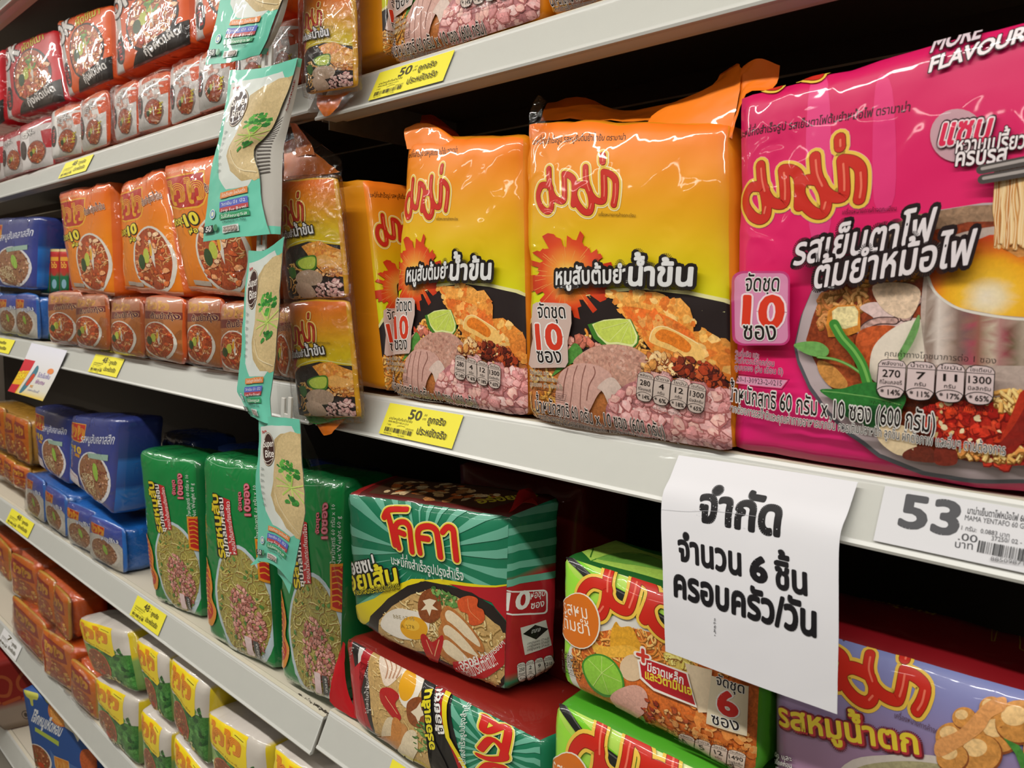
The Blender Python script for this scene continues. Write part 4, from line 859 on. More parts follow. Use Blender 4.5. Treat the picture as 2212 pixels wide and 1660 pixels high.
def art_blue_tall():
    A = Art(170, 250, bg=grads([(0, '#3a448c'), (.5, '#3c4690'), (1, '#34407e')]))
    waiwai(A, 8, 28, 58, 52, yel='#d99a28', lw=1.7); A.text('รสหมูสับคลาสสิก', (56, 84), (160, 66), 34, '#d8dce8', .01, sh=.3, res=2)
    A.text('10', (32, 122), (58, 122), 30, '#e0b82c', .05, res=2); A.text('จัดชุด', (6, 112), (30, 112), 16, '#e0b82c', .02, res=2); A.rect(34, 126, 54, 136, '#c88a28')
    dish(A, (104, 172), 50, 66, 'beef', '#dcdce0'); A.fill([(84, 108), (150, 96), (150, 112), (90, 122)], '#9ab8a8'); A.fill([(6, 190), (46, 200), (50, 236), (10, 232)], '#e0d8dc'); A.text('น้ำหนักสุทธิ', (10, 206), (42, 212), 10, '#a8404a', .01, res=1)
    return A
def art_green_tall():
    A = Art(150, 330, bg=grads([(0, '#10803c'), (.5, '#0f7a3a'), (1, '#12803e')]))
    A.stroke([(3, 20), (4, 320)], .8, '#9ac8a8'); A.stroke([(6, 6), (60, 16), (146, 4)], .8, '#8ac09a')
    dish(A, (94, 238), 56, 92, 'pink', '#b8c8d0', 1.6)
    A.fill([(34, 62), (62, 66), (74, 158), (46, 170)], '#1e1a18'); A.fill([(62, 66), (78, 68), (92, 156), (74, 160)], '#b8242a')
    A.text('รสหมูสับ', (64, 168), (48, 64), 30, '#d8c02c', .035, ((.09, '#1a1a14'),), up=(-24, 4))
    A.text('ซุปกลมกล่อม', (75, 164), (61, 67), 22, '#ece8e0', .02, up=(-16, 3)); A.text('หอมน้ำต้มกระเทียมเจียว', (90, 155), (78, 70), 18, '#f4eee8', .01, up=(-13, 3), res=1)
    A.text('จัดชุด', (108, 80), (106, 50), 16, '#d8788a', .02, ((.08, '#8a1a24'),), up=(-11, 2), res=2); A.text('10ซอง', (126, 84), (123, 34), 22, '#d8788a', .03, ((.08, '#8a1a24'),), up=(-18, 3), res=2)
    A.text('น้ำหนักสุทธิ 60 กรัม x 10', (140, 120), (137, 34), 14, '#d8e0d8', .005, up=(-9, 1), res=1); A.text('Net Weight 60 g', (148, 120), (146, 50), 12, '#d8e0d8', .0, up=(-8, 1), res=1)
    A.fill([(2, 188), (18, 196), (28, 226), (24, 250), (34, 270), (20, 300), (4, 290)], '#d88a20', smooth=True); A.fill([(4, 196), (16, 204), (22, 226), (18, 250), (26, 272), (16, 290), (5, 282)], '#b8241c', smooth=True)
    for k in range(9): A.stroke([(5, 204+k*9), (14, 200+k*9), (20, 206+k*9)], 2.2, '#e0982a')
    A.fill([(132, 120), (150, 118), (150, 190), (134, 186)], '#d88a20'); A.fill([(135, 124), (150, 122), (150, 186), (137, 182)], '#b8241c')
    for k in range(6): A.stroke([(137, 130+k*9), (144, 128+k*9), (149, 132+k*9)], 2, '#e0982a')
    A.rect(100, 286, 114, 318, '#e0c8c8', r=2); A.rect(117, 288, 128, 318, '#4a4a48', r=2); A.text('ฮาลาล', (126, 314), (126, 292), 10, WH, up=(-7, 0), res=1)
    return A
def art_yellow_green():
    A = Art(120, 150, bg='#c9c2b8')
    A.fill([(0, 150), (0, 72), (14, 66), (30, 62), (60, 68), (90, 64), (120, 60), (120, 150)], '#3f7a34', .35)
    A.scatter([(40, 62), (118, 58), (118, 148), (60, 148)], 70, 14, ['#2c6a2e', '#4a8a40', '#1f5224', '#5c9a4c'], .35)
    A.fill([(0, 62), (20, 66), (40, 80), (10, 150), (0, 150)], '#8ab06a', .2)
    A.fill([(0, 4), (90, 4), (92, 66), (84, 74), (50, 66), (10, 58), (0, 50)], '#eed21a'); waiwai(A, 10, 8, 70, 44, back=False, yel='#c87818', lw=2.6); waiwai(A, 9, 7, 70, 44, back=False, yel='#e8902a', lw=1.5)
    A.fill([(62, 8), (88, 12), (90, 22), (62, 18)], '#f0dc3a'); A.stroke([(66, 13), (84, 16)], 1.4, '#5a4a14'); A.text('Instant Noodles', (18, 58), (80, 68), 7, '#a87818', res=1)
    dish(A, (42, 106), 27, 33, 'soup', '#b8603c'); A.scatter([(30, 132), (80, 126), (90, 148), (40, 148)], 14, 8, ['#d8d0a0', '#c8c490'], .2)
    return A
def art_sachet(kind):
    """single sachets seen inside the clear wraps; 60 x 110 mm"""
    if kind == 'brown':
        A = Art(60, 110, bg=grads([(0, '#a8622e'), (.6, '#b06c38'), (1, '#c48a70')])); waiwai(A, 6, 5, 40, 18, red='#a8562c', yel='#d8a050', back=False, lw=1)
        A.fill([(0, 26), (60, 22), (60, 34), (0, 40)], '#7a3a34'); A.text('ต้มยำกุ้ง', (18, 38), (58, 33), 13, '#5a2a3c', .03, ((.09, '#d8b080'),), res=1); dish(A, (28, 74), 24, 30, 'prawn', n=.6)
    elif kind == 'white':
        A = Art(60, 110, bg='#dcd8d4'); A.fill([(10, 0), (60, 0), (60, 16), (34, 10), (14, 18)], '#d8683c'); A.fill([(48, 22), (60, 20), (60, 44), (52, 48)], '#dc5a24'); dish(A, (38, 78), 15, 24, 'prawn', '#8a7a74', n=.5); A.scatter([(24, 20), (50, 24), (52, 50), (26, 48)], 20, 8, ['#d8b0a0', '#c88a74', '#e0c4b8'], .2)
        A.ell((12, 62), 7, 24, '#1e1a1a'); A.text('มาม่า', (15, 76), (15, 48), 9, '#b8242a', .04, up=(-8, 0), res=1); A.text('OK', (26, 40), (46, 30), 20, '#e4e0dc', .03, ((.08, K),), res=1); A.text('Hot', (52, 84), (54, 62), 9, '#d8c83a', .03, up=(-8, 0), res=1)
    elif kind == 'redwhite':
        A = Art(60, 110, bg='#dcd6d4'); A.fill([(0, 0), (60, 0), (60, 14), (0, 20)], '#b8202c'); A.fill([(46, 30), (60, 28), (60, 70), (50, 70)], '#c01c28'); dish(A, (36, 74), 15, 24, 'prawn', '#7a6a64', n=.5); A.ell((12, 64), 7, 22, '#2a1a1c'); A.text('OK', (14, 40), (36, 30), 18, '#e8e4e0', .03, ((.08, K),), res=1)
    elif kind == 'blue':
        A = Art(60, 110, bg=grads([(0, '#c8c4bc'), (.35, '#b8bcc4'), (.6, '#4a5cae'), (1, '#3a4a9c')])); waiwai(A, 8, 14, 24, 22, yel='#e09a28', lw=1.1); A.fill([(4, 44), (56, 40), (58, 108), (4, 108)], '#c8c4ba', .1, True); dish(A, (32, 72), 22, 30, 'beef', n=.6); A.text('หมูสับ', (30, 44), (56, 38), 14, '#e0e4ec', .03, ((.08, '#3a4a8c'),), res=1)
    elif kind == 'amber':
        A = Art(60, 110, bg=grads([(0, '#c8661c'), (.5, '#d0701e'), (1, '#cc6a20')])); A.fill([(4, 8), (50, 14), (54, 46), (20, 50), (4, 40)], '#9a3428'); waiwai(A, 8, 16, 40, 26, back=False, yel='#d8982c', lw=1.6); A.fill([(10, 60), (50, 56), (52, 104), (8, 106)], '#a84a24', .3, True)
        A.scatter([(10, 60), (50, 56), (52, 104), (8, 106)], 40, 8, ['#d8a04c', '#c8802c', '#b85a28', '#e0b468'], .3)
    return A
def art_yellow_sachet():
    A = Art(80, 150, bg=grads([(0, '#c8bc10'), (.55, '#d0b414'), (.8, '#d88a1c'), (1, '#dc6a1c')]))
    A.fill([(-6, 66), (8, 58), (14, 70), (6, 84), (20, 88), (4, 96), (-6, 96)], '#b8301c')
    A.fill([(0, 96), (16, 84), (44, 78), (80, 84), (80, 150), (0, 150)], '#26201f'); A.stroke([(0, 95), (16, 82), (44, 76), (80, 82)], 1.2, '#dcdc90')
    A.fill([(34, 84), (46, 80), (60, 78), (70, 84), (80, 90), (80, 124), (60, 118), (48, 104), (40, 92)], '#e0963c', .3); A.scatter([(40, 84), (76, 86), (78, 112), (54, 106)], 30, 6, ['#e8a850', '#d8843a', '#f0bc70'], .2)
    A.fill([(52, 100), (62, 96), (74, 100), (80, 108), (66, 112), (54, 108)], '#e8b060', .15, True)
    A.noodles([(4, 112), (30, 104), (40, 120), (26, 150), (4, 150)], 36, 1.3, ['#e0b468', '#d49c4c'], L=12); A.scatter([(48, 112), (76, 112), (76, 124), (54, 120)], 40, 4, ['#d89a54', '#c0743a', '#e8bc80'], .2, edge='#8a4a20')
    A.fill([(24, 104), (34, 98), (52, 96), (54, 106), (50, 114), (40, 116), (30, 113)], '#3f7a26', smooth=True); A.fill([(27, 104), (36, 99), (51, 98), (52, 106), (48, 112), (40, 113), (31, 111)], '#b8cc50', .1, True)
    A.fill([(10, 112), (20, 110), (22, 120), (14, 124)], '#3a6a30', .2, True)
    A.fill([(20, 124), (28, 116), (44, 114), (58, 120), (56, 130), (44, 134), (26, 132)], '#b49a84', .2, True); A.fill([(18, 134), (26, 129), (38, 132), (44, 142), (40, 149), (22, 149)], '#c4a892', .1, True)
    A.scatter([(48, 134), (62, 128), (80, 128), (80, 150), (46, 150)], 70, 5, ['#e0b8b0', '#d8a8a4', '#ecccc4'], .1, edge='#a87470')
    wordmark(A, [(4, 30), (34, 15), (40, 52)], k=.62, red='#a82820'); A.text('เครื่องหมายการค้าจดทะเบียน', (34, 54), (62, 55), 4, '#5a4a14', res=1)
    A.text('หมูสับต้มยำ', (-4, 74), (26, 71), 12, '#dcdcdc', .03, ((.12, K),), res=2); A.text('น้ำข้น', (27, 71), (54, 68), 17, '#dcdcdc', .03, ((.12, K),), res=2)
    return A
# ---------------------------------------------------------------- teal congee pouch
def art_teal():
    T = '#6cc8ae'
    A = Art(60, 175, bg=T)
    A.fill([(4, 12), (52, 8), (57, 20), (57, 118), (50, 128), (26, 126), (14, 112), (8, 80), (4, 50)], '#d6dcd6', smooth=False)
    A.fill([(30, 26), (40, 18), (60, 14), (60, 124), (44, 122), (30, 108), (24, 92), (30, 66)], '#bfa878', .1)
    A.fill([(34, 30), (60, 20), (60, 118), (46, 116), (34, 104), (28, 92)], '#cfb888', .12, True)
    A.scatter([(36, 50), (48, 44), (56, 54), (48, 66), (38, 62)], 26, 6, ['#4a9a3c', '#2f7a34', '#6ab850'], .2)
    for a in range(9):
        t = a*.7; A.stroke([(48, 74), (48+16*math.cos(t), 74+14*math.sin(t))], 1.3, ('#c8dc78', '#a8cc60')[a % 2])
    A.scatter([(42, 84), (52, 82), (54, 90), (44, 92)], 12, 5, ['#2f6a34', '#3f8a3c'], .2); A.stroke([(30, 88), (40, 108), (58, 118)], 1.2, '#e0d0a8')
    A.text('Farm', (8, 20), (16, 18), 5, '#c83a34', .03, res=1)
    A.ell((20, 38), 11, 19.5, '#8a6a48'); A.ell((20, 38), 10.4, 18.8, '#e0d8cc'); A.ell((20, 38), 9.8, 18, '#3a1e1a')
    A.text('Super', (10.5, 36), (29.5, 34), 12, '#efe9e2', .015); A.text('Bite', (15, 48), (30, 46), 12.5, '#efe9e2', .015); A.stroke([(11, 50), (18, 53), (28, 48)], .7, '#efe9e2')
    for k in range(7): A.text(('โจ๊ก', 'ข้าว')[k % 2], (9+k*.4, 64+k*7), (14+k*.4, 63.5+k*7), 4, '#5a6a64', res=1)
    for i, (c, s_) in enumerate((('#e08a4c', 'โปรตีนสูง ไขมันต่ำ'), ('#5a6ac0', 'วิตามิน บี1 บี2'), ('#b84a50', 'Soup For Bowl'), ('#3a9a68', 'ไม่ใส่ผงชูรส'))):
        A.rect(20, 128+i*6.2+(3 if i > 0 else 0), 50, 134+i*6+(3 if i > 0 else 0)-(1.6 if i == 2 else 0)+(1.5 if i == 1 else 0), c); A.text(s_, (22, 132.5+i*6.2+(3 if i > 0 else 0)), (48, 132.5+i*6.2+(3 if i > 0 else 0)), 4.2, '#eef0ea', .01, res=1)
    A.text('น้ำหนักสุทธิ 50 กรัม', (24, 159), (46, 159), 4, '#1e3a34', .01, res=1); A.ell((11, 148), 3.6, 5, '#dfe8e0'); A.ell((11, 148), 2.8, 4, '#5a8ac0'); A.ell((11, 148), 1.8, 2.6, '#e0e8d0')
    A.rect(24, 162, 40, 169, '#d8e0dc'); nutri(A, [(25, 163), (39, 163), (39, 167), (25, 167)], [('4', '2%')]*4, full=False, lw=.15)
    A.rect(2, 160, 14, 167, '#1e2a2a'); A.text('50', (5, 166), (12, 166), 8, '#e8ece8', .02, res=2); A.ell((17, 163), 2.6, 3.4, '#3a8a60')
    return A
def art_teal_back():
    A = Art(60, 175, bg='#b8b4ac'); A.rect(0, 0, 60, 8, '#6cc8ae'); A.rect(0, 167, 60, 175, '#6cc8ae')
    for i in range(18): A.stroke([(8, 60+i*3.4), (40, 56+i*3.4)], 1.1, '#5a5450', smooth=False)
    A.text('CONGEE', (50, 50), (52, 20), 10, '#8a3a3a', .02, up=(-8, 0)); return A
# ---------------------------------------------------------------- tickets, paper, labels
def barcode(A, x0, y0, x1, y1, n=34, col=K):
    rs = random.Random(9); t = []; x = 0.
    ws = [rs.choice([.5, .5, 1, 1.4]) for _ in range(n*2)]; tot = sum(ws); w = 0
    for i, q in enumerate(ws):
        if i % 2 == 0: a = x0+(x1-x0)*w/tot; b = x0+(x1-x0)*(w+q)/tot; A.fill([(a, y0), (b, y0), (b, y1), (a, y1)], col)
        w += q
def art_ticket(price='50', yellow=True):
    A = Art(110, 52, bg='#e6dc3c' if yellow else '#dcdcdc')
    A.text(price, (36, 20), (54, 20), 22, '#4a4420', .03); A.text('.00', (57, 12), (62, 12), 6, '#4a4420', res=1); A.text('บาท', (57, 18), (62, 18), 6, '#4a4420', res=1)
    A.text('มาม่าหมูสับต้มยำน้ำข้น', (8, 26), (44, 26), 6, '#4a4420', .01, res=1); A.text('MAMA MINCED PORK 60 G X 10', (8, 31), (40, 31), 4.5, '#4a4420', res=1); A.text('1 ซอง', (8, 36), (14, 36), 4.5, '#4a4420', res=1); A.stroke([(24, 35), (30, 33.5), (36, 34)], .5, '#4a4420'); A.text('37250/02', (38, 38), (50, 38), 4, '#4a4420', res=1)
    barcode(A, 7, 39, 50, 46, 24, '#4a4420'); A.text('8850987140', (8, 50), (20, 50), 4, '#4a4420', res=1); A.text('12 ซอง', (30, 50), (40, 50), 4, '#4a4420', res=1)
    A.text('ถูกจริง', (66, 21), (91, 21), 15, '#4a4420', .014); A.text('ประหยัดจริง', (56, 41), (98, 41), 16, '#4a4420', .014)
    return A
def art_white_label():
    A = Art(120, 52, bg='#d4d4d8')
    A.text('53', (17, 34), (58, 33), 42, '#4c4c50', .035); A.text('.00', (60, 36), (73, 35.5), 9, '#4c4c50', .005); A.text('บาท', (59, 43), (71, 42), 9, '#4c4c50', .005)
    A.text('มาม่าเย็นตาโฟหม้อไฟ 60 กรัม x 10', (63, 12), (118, 10), 8, '#4c4c50', .01); A.text('MAMA YENTAFO 60 G X 10', (62, 18), (110, 16), 6.5, '#5c5c60', res=2)
    A.text('1 กรัม:  0.0883 บาท', (61, 27), (93, 26), 5.5, '#5c5c60', res=2); A.text('37250/ 02 - 24 / 1', (82, 31), (112, 29), 5.5, '#5c5c60', res=2)
    barcode(A, 74, 33, 118, 43, 36, '#3a3a3c'); A.text('8850987140', (84, 48), (112, 46), 5, '#5c5c60', res=2)
    return A
def art_paper(fq):
    A = Art(150, 185, fq, bg='#dddde2'); A.view(2.372, 1400, 960)
    c = '#151317'
    A.text('จำกัด', (262, 390), (668, 468), 230, c, .045)
    A.text('จำนวน', (160, 592), (475, 672), 180, c, .04); A.text('6', (528, 690), (604, 712), 175, c, .055); A.text('ชิ้น', (655, 733), (812, 772), 190, c, .04)
    A.text('ครอบครัว/วัน', (138, 775), (858, 985), 190, c, .042)
    A.scatter([(338, 900), (348, 900), (346, 975), (340, 975)], 30, 1.0, ['#8a8a8e', '#5a5a5e'], 0)
    A.scatter([(265, 290), (360, 290), (668, 420), (668, 468), (540, 440), (262, 380)], 60, .8, ['#c8c8cc'], 0)
    A.stroke([(70, 335), (200, 345), (300, 342), (420, 352), (560, 372)], .25, '#b4b4ba')
    return A
def art_promo():
    A = Art(75, 70, bg=grads([(0, '#e8c850'), (.15, '#dcd8c8'), (1, '#d8d8e4')]))
    A.fill([(0, 18), (24, 18), (18, 60), (16, 70), (0, 70)], '#c8303a'); A.fill([(0, 34), (22, 30), (18, 70), (0, 70)], '#e8b428'); A.text('โปรไหม', (2, 46), (20, 42), 14, '#f4e030', .05, ((.1, '#b82a20'),), res=2); A.fill([(0, 56), (17, 54), (16, 70), (0, 70)], '#c8303a')
    A.fill([(30, 26), (36, 24), (38, 34), (32, 60), (26, 68), (24, 60)], '#4a7a8a', .2, True); A.fill([(31, 34), (37, 36), (33, 52), (28, 50)], '#cc4a2c', .2, True)
    A.ell((62, 26), 6, 3.5, '#e0884c'); A.text('โปรโมชั่น', (42, 36), (66, 36), 8, '#9a90c0', .02, res=1); A.text('พิเศษ', (44, 46), (62, 46), 9, '#b08ab0', .02, res=1); A.text('95', (38, 54), (44, 54), 6, '#e0a040', .04, res=1); A.text('เฉพาะเดือนนี้', (38, 60), (60, 60), 5, '#8a90b8', .01, res=1)
    return A

def art_ok(bg, rot=0):
    A = Art(150, 190, bg=bg)
    A.fill([(0, 20), (26, 60), (30, 120), (22, 190), (0, 190)], '#c8c4c0'); A.ell((22, 140), 12, 30, '#1e1a1c'); A.text('มาม่า', (27, 160), (25, 122), 16, '#b8242a', .05, up=(-12, 0), res=2)
    dish(A, (88, 100), 44, 62, 'prawn', '#1c1818'); A.scatter([(80, 50), (100, 46), (104, 84), (86, 90)], 16, 9, ['#8ab04a', '#5c8a3c'], .2)
    A.text('OK', (10, 70), (60, 34), 60, '#e0dcd8', .04, ((.1, '#2a1a1a'),), sh=.2); A.text('ผัดขี้เมา', (70, 36), (130, 22), 30, '#c8c03a', .02, res=2)
    A.fill([(60, 160), (150, 130), (150, 190), (40, 190)], '#26201e'); A.text('กุ้งผัดเผ็ด', (76, 176), (140, 158), 26, '#d8d4d0', .03, ((.08, K),), res=2)
    return A
def art_redyellow():
    A = Art(120, 150, bg='#c8401c'); A.text('บะหมี่กึ่งสำเร็จรูป', (20, 30), (100, 40), 16, '#d8982c', .02, res=1); waiwai(A, 20, 44, 80, 50, back=False, yel='#d8902c'); return A
def art_bluebox():
    A = Art(190, 300, bg='#2c5090')
    for x in (4, 60, 120, 170): A.fill([(x, 0), (x+36, 0), (x+34, 22), (x+22, 26), (x+20, 46), (x+14, 46), (x+12, 28), (x+2, 20)], '#b8b850', smooth=True)
    A.ell((100, 40), 34, 50, '#c87a3c', rot=.3); A.ell((100, 40), 28, 44, '#d8964c', .3, rot=.3); A.fill([(104, 54), (170, 54), (168, 90), (150, 96), (140, 120), (130, 96), (108, 86)], '#d8d4c0')
    A.text('โจ๊กหมูเห็ดหอม', (10, 100), (90, 122), 56, '#d8dce0', .03, sh=.1); A.fill([(20, 118), (86, 140), (84, 156), (18, 132)], '#a8b848')
    dish(A, (18, 220), 34, 40, 'soup', '#e0d8cc'); A.fill([(56, 176), (66, 190), (140, 204), (146, 280), (60, 280)], '#4a6aa0'); waiwai(A, 68, 196, 40, 40, red='#c87a2c', yel='#e0b060'); A.ell((180, 190), 34, 60, '#b85a2c', .3, rot=-.3)
    return A
def art_redbox():
    A = Art(220, 180, bg=grads([(0, '#9a8878'), (.3, '#9a8878'), (.301, '#8a2018'), (1, '#8a2018')]))
    A.ell((150, 152), 18, 12, '#4a4038'); A.ell((150, 152), 15, 9.5, '#9a8878'); A.ell((150, 152), 8, 6, '#4a4038')
    for x in (20, 90, 160): A.strokes([([(x, 60), (x+30, 40), (x+50, 60), (x+30, 90), (x, 84)], True), ([(x, 110), (x+60, 104)], False)], 9, '#a8502a')
    return A
# ============================================================ the setting
UND = plain('underside_shade_brown', '#3e3126', .6, var=.1); BEI = plain('shelf_paint', '#cfc6b4', .45, var=.03, scale=9); WHT = plain('rail_white', '#cfd0cb', .32, var=.015, scale=6, coat=.5)  # UND: shade beneath the decks put into a dark brown
LIP = plain('rail_lip', '#d8d0bc', .4, var=.05, scale=30); GRY = plain('galvanised_steel', '#8e8a80', .5, .6, var=.2, scale=60, bump=.2)
DRK = plain('back_board', '#2e2620', .6, var=.08); SLV = plain('price_strip_plastic', '#d6d6d2', .12, var=.01, coat=1.)
def struct(n, boxes, m, **k): o = box(n, boxes, m, **k); o['kind'] = 'structure'; return o
struct('floor', [(-5.6, 2.6, -4.6, .6, -.32, -.3)], plain('vinyl_floor', '#8a8478', .3, var=.04, scale=3))
struct('ceiling', [(-5.6, 2.6, -4.6, .6, 2.75, 2.8)], plain('ceiling_board', '#d8d4cc', .8, var=.03, scale=5))
struct('wall_left', [(-5.6, -5.5, -4.6, .6, -.3, 2.75)], plain('wall_paint', '#6a6056', .7)); struct('wall_right', [(2.5, 2.6, -4.6, .6, -.3, 2.75)], MATS['wall_paint'])
struct('wall_front', [(-5.6, 2.6, -4.6, -4.5, -.3, 2.75)], MATS['wall_paint']); struct('wall_back', [(-5.6, 2.6, .5, .6, -.3, 2.75)], MATS['wall_paint'])
XB = -.988
SHELF_Z = {'A1': 1.622, 'B1': 1.166, 'C1': .640, 'D1': .205, 'E1': -.175, 'Z1': 2.12, 'A2': 1.608, 'B2': 1.168, 'C2': .659, 'D2': .205, 'Z2': 2.12}
def shelf(key, x0, x1, label, grp):
    zt = SHELF_Z[key]; e = empty('gondola_shelf', ((x0+x1)/2, .2, zt-.03)); tag(e, label, 'shelf', grp); L = (e.location.x, e.location.y, e.location.z)
    def P(n, bx, m, **k): return box(n, [(a-L[0], b-L[0], c-L[1], d-L[1], g-L[2], h-L[2]) for a, b, c, d, g, h in bx], m, e, **k)
    P('deck', [(x0+.002, x1-.002, .0125, .452, zt-.004, zt), (x0+.002, x1-.002, .0125, .03, zt-.045, zt-.004), (x0+.002, x1-.002, .25, .262, zt-.03, zt-.004)], BEI)
    P('underside_shade', [(x0+.003, x1-.003, .031, .249, zt-.0075, zt-.0045), (x0+.003, x1-.003, .263, .45, zt-.0075, zt-.0045)], UND)  # added dark sheets, the shade under the deck painted as their colour
    P('stiffener_shade', [(x0+.003, x1-.003, .03, .0315, zt-.045, zt-.006), (x0+.003, x1-.003, .248, .2495, zt-.031, zt-.006)], UND)  # thin dark facings on the deck ribs, same painted shade
    pr = [(.0105, 0), (.0015, 0), (-.0005, -.003), (-.001, -.005), (-.021, -.0475), (-.0225, -.048), (-.0245, -.051), (-.0235, -.0535), (-.019, -.053), (-.008, -.05), (.0105, -.05)]
    V = [(x-L[0], y-L[1], zt+z-L[2]) for x in (x0+.003, x1-.003) for y, z in pr]; n = len(pr)
    me = bpy.data.meshes.new('front_rail'); me.from_pydata(V, [], [tuple(range(n))[::-1], tuple(range(n, 2*n))]+[(i, (i+1) % n, (i+1) % n+n, i+n) for i in range(n)]); me.materials.append(WHT); o = link('front_rail', me, e)
    P('rail_lip', [(x0+.003, x1-.003, .0015, .0105, zt+.0001, zt+.0012)], LIP)
    # clear ticket channel, a thin glossy strip on the sloping face
    a = np.array([0, -.0215, -.0485+.001]); b = np.array([0, -.0012, -.0055])
    G = np.array([[(x, *(np.array([0., zt])+((a+(b-a)*t)[1:]))) for x in np.linspace(x0+.004, x1-.004, 9)] for t in (0, .5, 1)]); G[..., 1] -= .0012; G[..., 2] += .0005
    V = G.reshape(-1, 3)-np.array(L); link('ticket_channel', mkmesh('ticket_channel', V, gridtris(8, 2), mat=clear_mat('channel_clear', (.98, .98, .97), .045, .25, 12., .16)), e)
    for x in (x0+.003, x1-.003):
        P('bracket', [(x-.0015, x+.0015, -.0, .448, zt-.062, zt-.004)], GRY)
    return e
LB = ('above eye level', 'at chest height', 'at knee height', 'near the floor', 'at floor level', 'at the very top')
for k, i in (('Z1', 5), ('A1', 0), ('B1', 1), ('C1', 2), ('D1', 3), ('E1', 4)): shelf(k, -4.7, XB-.012, 'long shelf of the far left bay '+LB[i]+', white sloping price rail', 'left bay shelves')
for k, i in (('Z2', 5), ('A2', 0), ('B2', 1), ('C2', 2), ('D2', 3)): shelf(k, XB, .9, 'shelf of the near right bay '+LB[i]+', white sloping price rail', 'right bay shelves')
def nose(key, x, t, off=.0022):
    zt = SHELF_Z[key]; return np.array([x, -.001-.020*t-off*.9, zt-.005-.0425*t+off*.4])
for x0, x1, s_ in ((-4.7, XB-.012, 'left'), (XB, .9, 'right')):
    e = empty('back_panel', ((x0+x1)/2, .47, -.3)); tag(e, 'dark back board closing the '+s_+' shelving bay behind the packs', 'panel', None)
    box('board', [((x0-x1)/2, (x1-x0)/2, -.014, .0, 0, 2.95)], DRK, e)
for x in (-4.68, XB-.006, .9):
    e = empty('gondola_upright', (x, .455, -.3)); tag(e, {0: 'slotted steel upright at the far end of the left bay', 1: 'slotted steel upright where the two shelving bays meet', 2: 'slotted steel upright at the near end of the right bay'}[(-4.68, XB-.006, .9).index(x)], 'upright')
    box('post', [(-.005, .005, -.0025, .0, 0, 2.95)], GRY, e)
# galvanised end plate and dust of the knee-high left shelf
def prism(name, prof, x0, x1, mat, parent=None, loc=(0, 0, 0)):
    n = len(prof); V = [(x-loc[0], y-loc[1], z-loc[2]) for x in (x0, x1) for y, z in prof]
    me = bpy.data.meshes.new(name); me.from_pydata(V, [], [tuple(range(n))[::-1], tuple(range(n, 2*n))]+[(i, (i+1) % n, (i+1) % n+n, i+n) for i in range(n)]); me.materials.append(mat); return link(name, me, parent)
for o in [o for o in bpy.data.objects if o.get('label', '').startswith('long shelf of the far left bay at knee')]:
    zt = .640; prism('end_plate', [(.03, zt-.002), (.0, zt-.003), (-.019, zt-.052), (-.004, zt-.056), (.03, zt-.05)], XB-.0146, XB-.0126, GRY, o, tuple(o.location))
    V = []; T = []; rs = random.Random(2)
    for k in range(46):
        x = XB-.014-abs(rs.gauss(0, .03)); y = .0115+rs.gauss(0, .0012); r = rs.uniform(.0008, .0022); b = len(V)
        V += [(x-o.location.x+r*rs.uniform(.6, 1.8)*math.cos(a), y-o.location.y+r*math.sin(a), zt+.0016-o.location.z+rs.uniform(0, .0008)) for a in (0, 1.2, 2.5, 3.8, 5.)]; T += [(b, b+1, b+2), (b, b+2, b+3), (b, b+3, b+4)]
    link('dust', mkmesh('dust', np.array(V), np.array(T), mat=plain('grime', '#3c342a', .9, var=.3)), o); bpy.data.objects['dust']['kind'] = 'stuff'
# ============================================================ the packs
FM = film_mat('printed_film', .42, .6, .55, 60., .05); FC = film_mat('crinkled_print', .4, 1., 1.0, 75., .04); FP = film_mat('paper_print', .55, .0, .05, 30.); CL = clear_mat()
CLS = clear_mat('clear_film_soft', (.96, .96, .96), .05, .5, 25., .1)
_SZ = sorted(SHELF_Z.items(), key=lambda t: t[1])
def snap(q, lab=''):
    for i in (0, 1):
        for k, z in _SZ:
            if (q[i][0] > XB) != (k[1] == '2'): continue
            if -.045 < q[i][2]-z < .03:
                if abs(q[i][2]-z) > .008: pass
                q[i] = np.array([q[i][0], max(q[i][1], -.012), z+.0045])
    return q
def inset(q, g=.0035, t=.003):
    q = [np.array(p, float) for p in q]; s_ = nrm(q[1]-q[0]); s2 = nrm(q[2]-q[3]); u_ = nrm(q[3]-q[0])
    return [q[0]+s_*g, q[1]-s_*g, q[2]-s2*g-u_*t, q[3]+s2*g-u_*t]
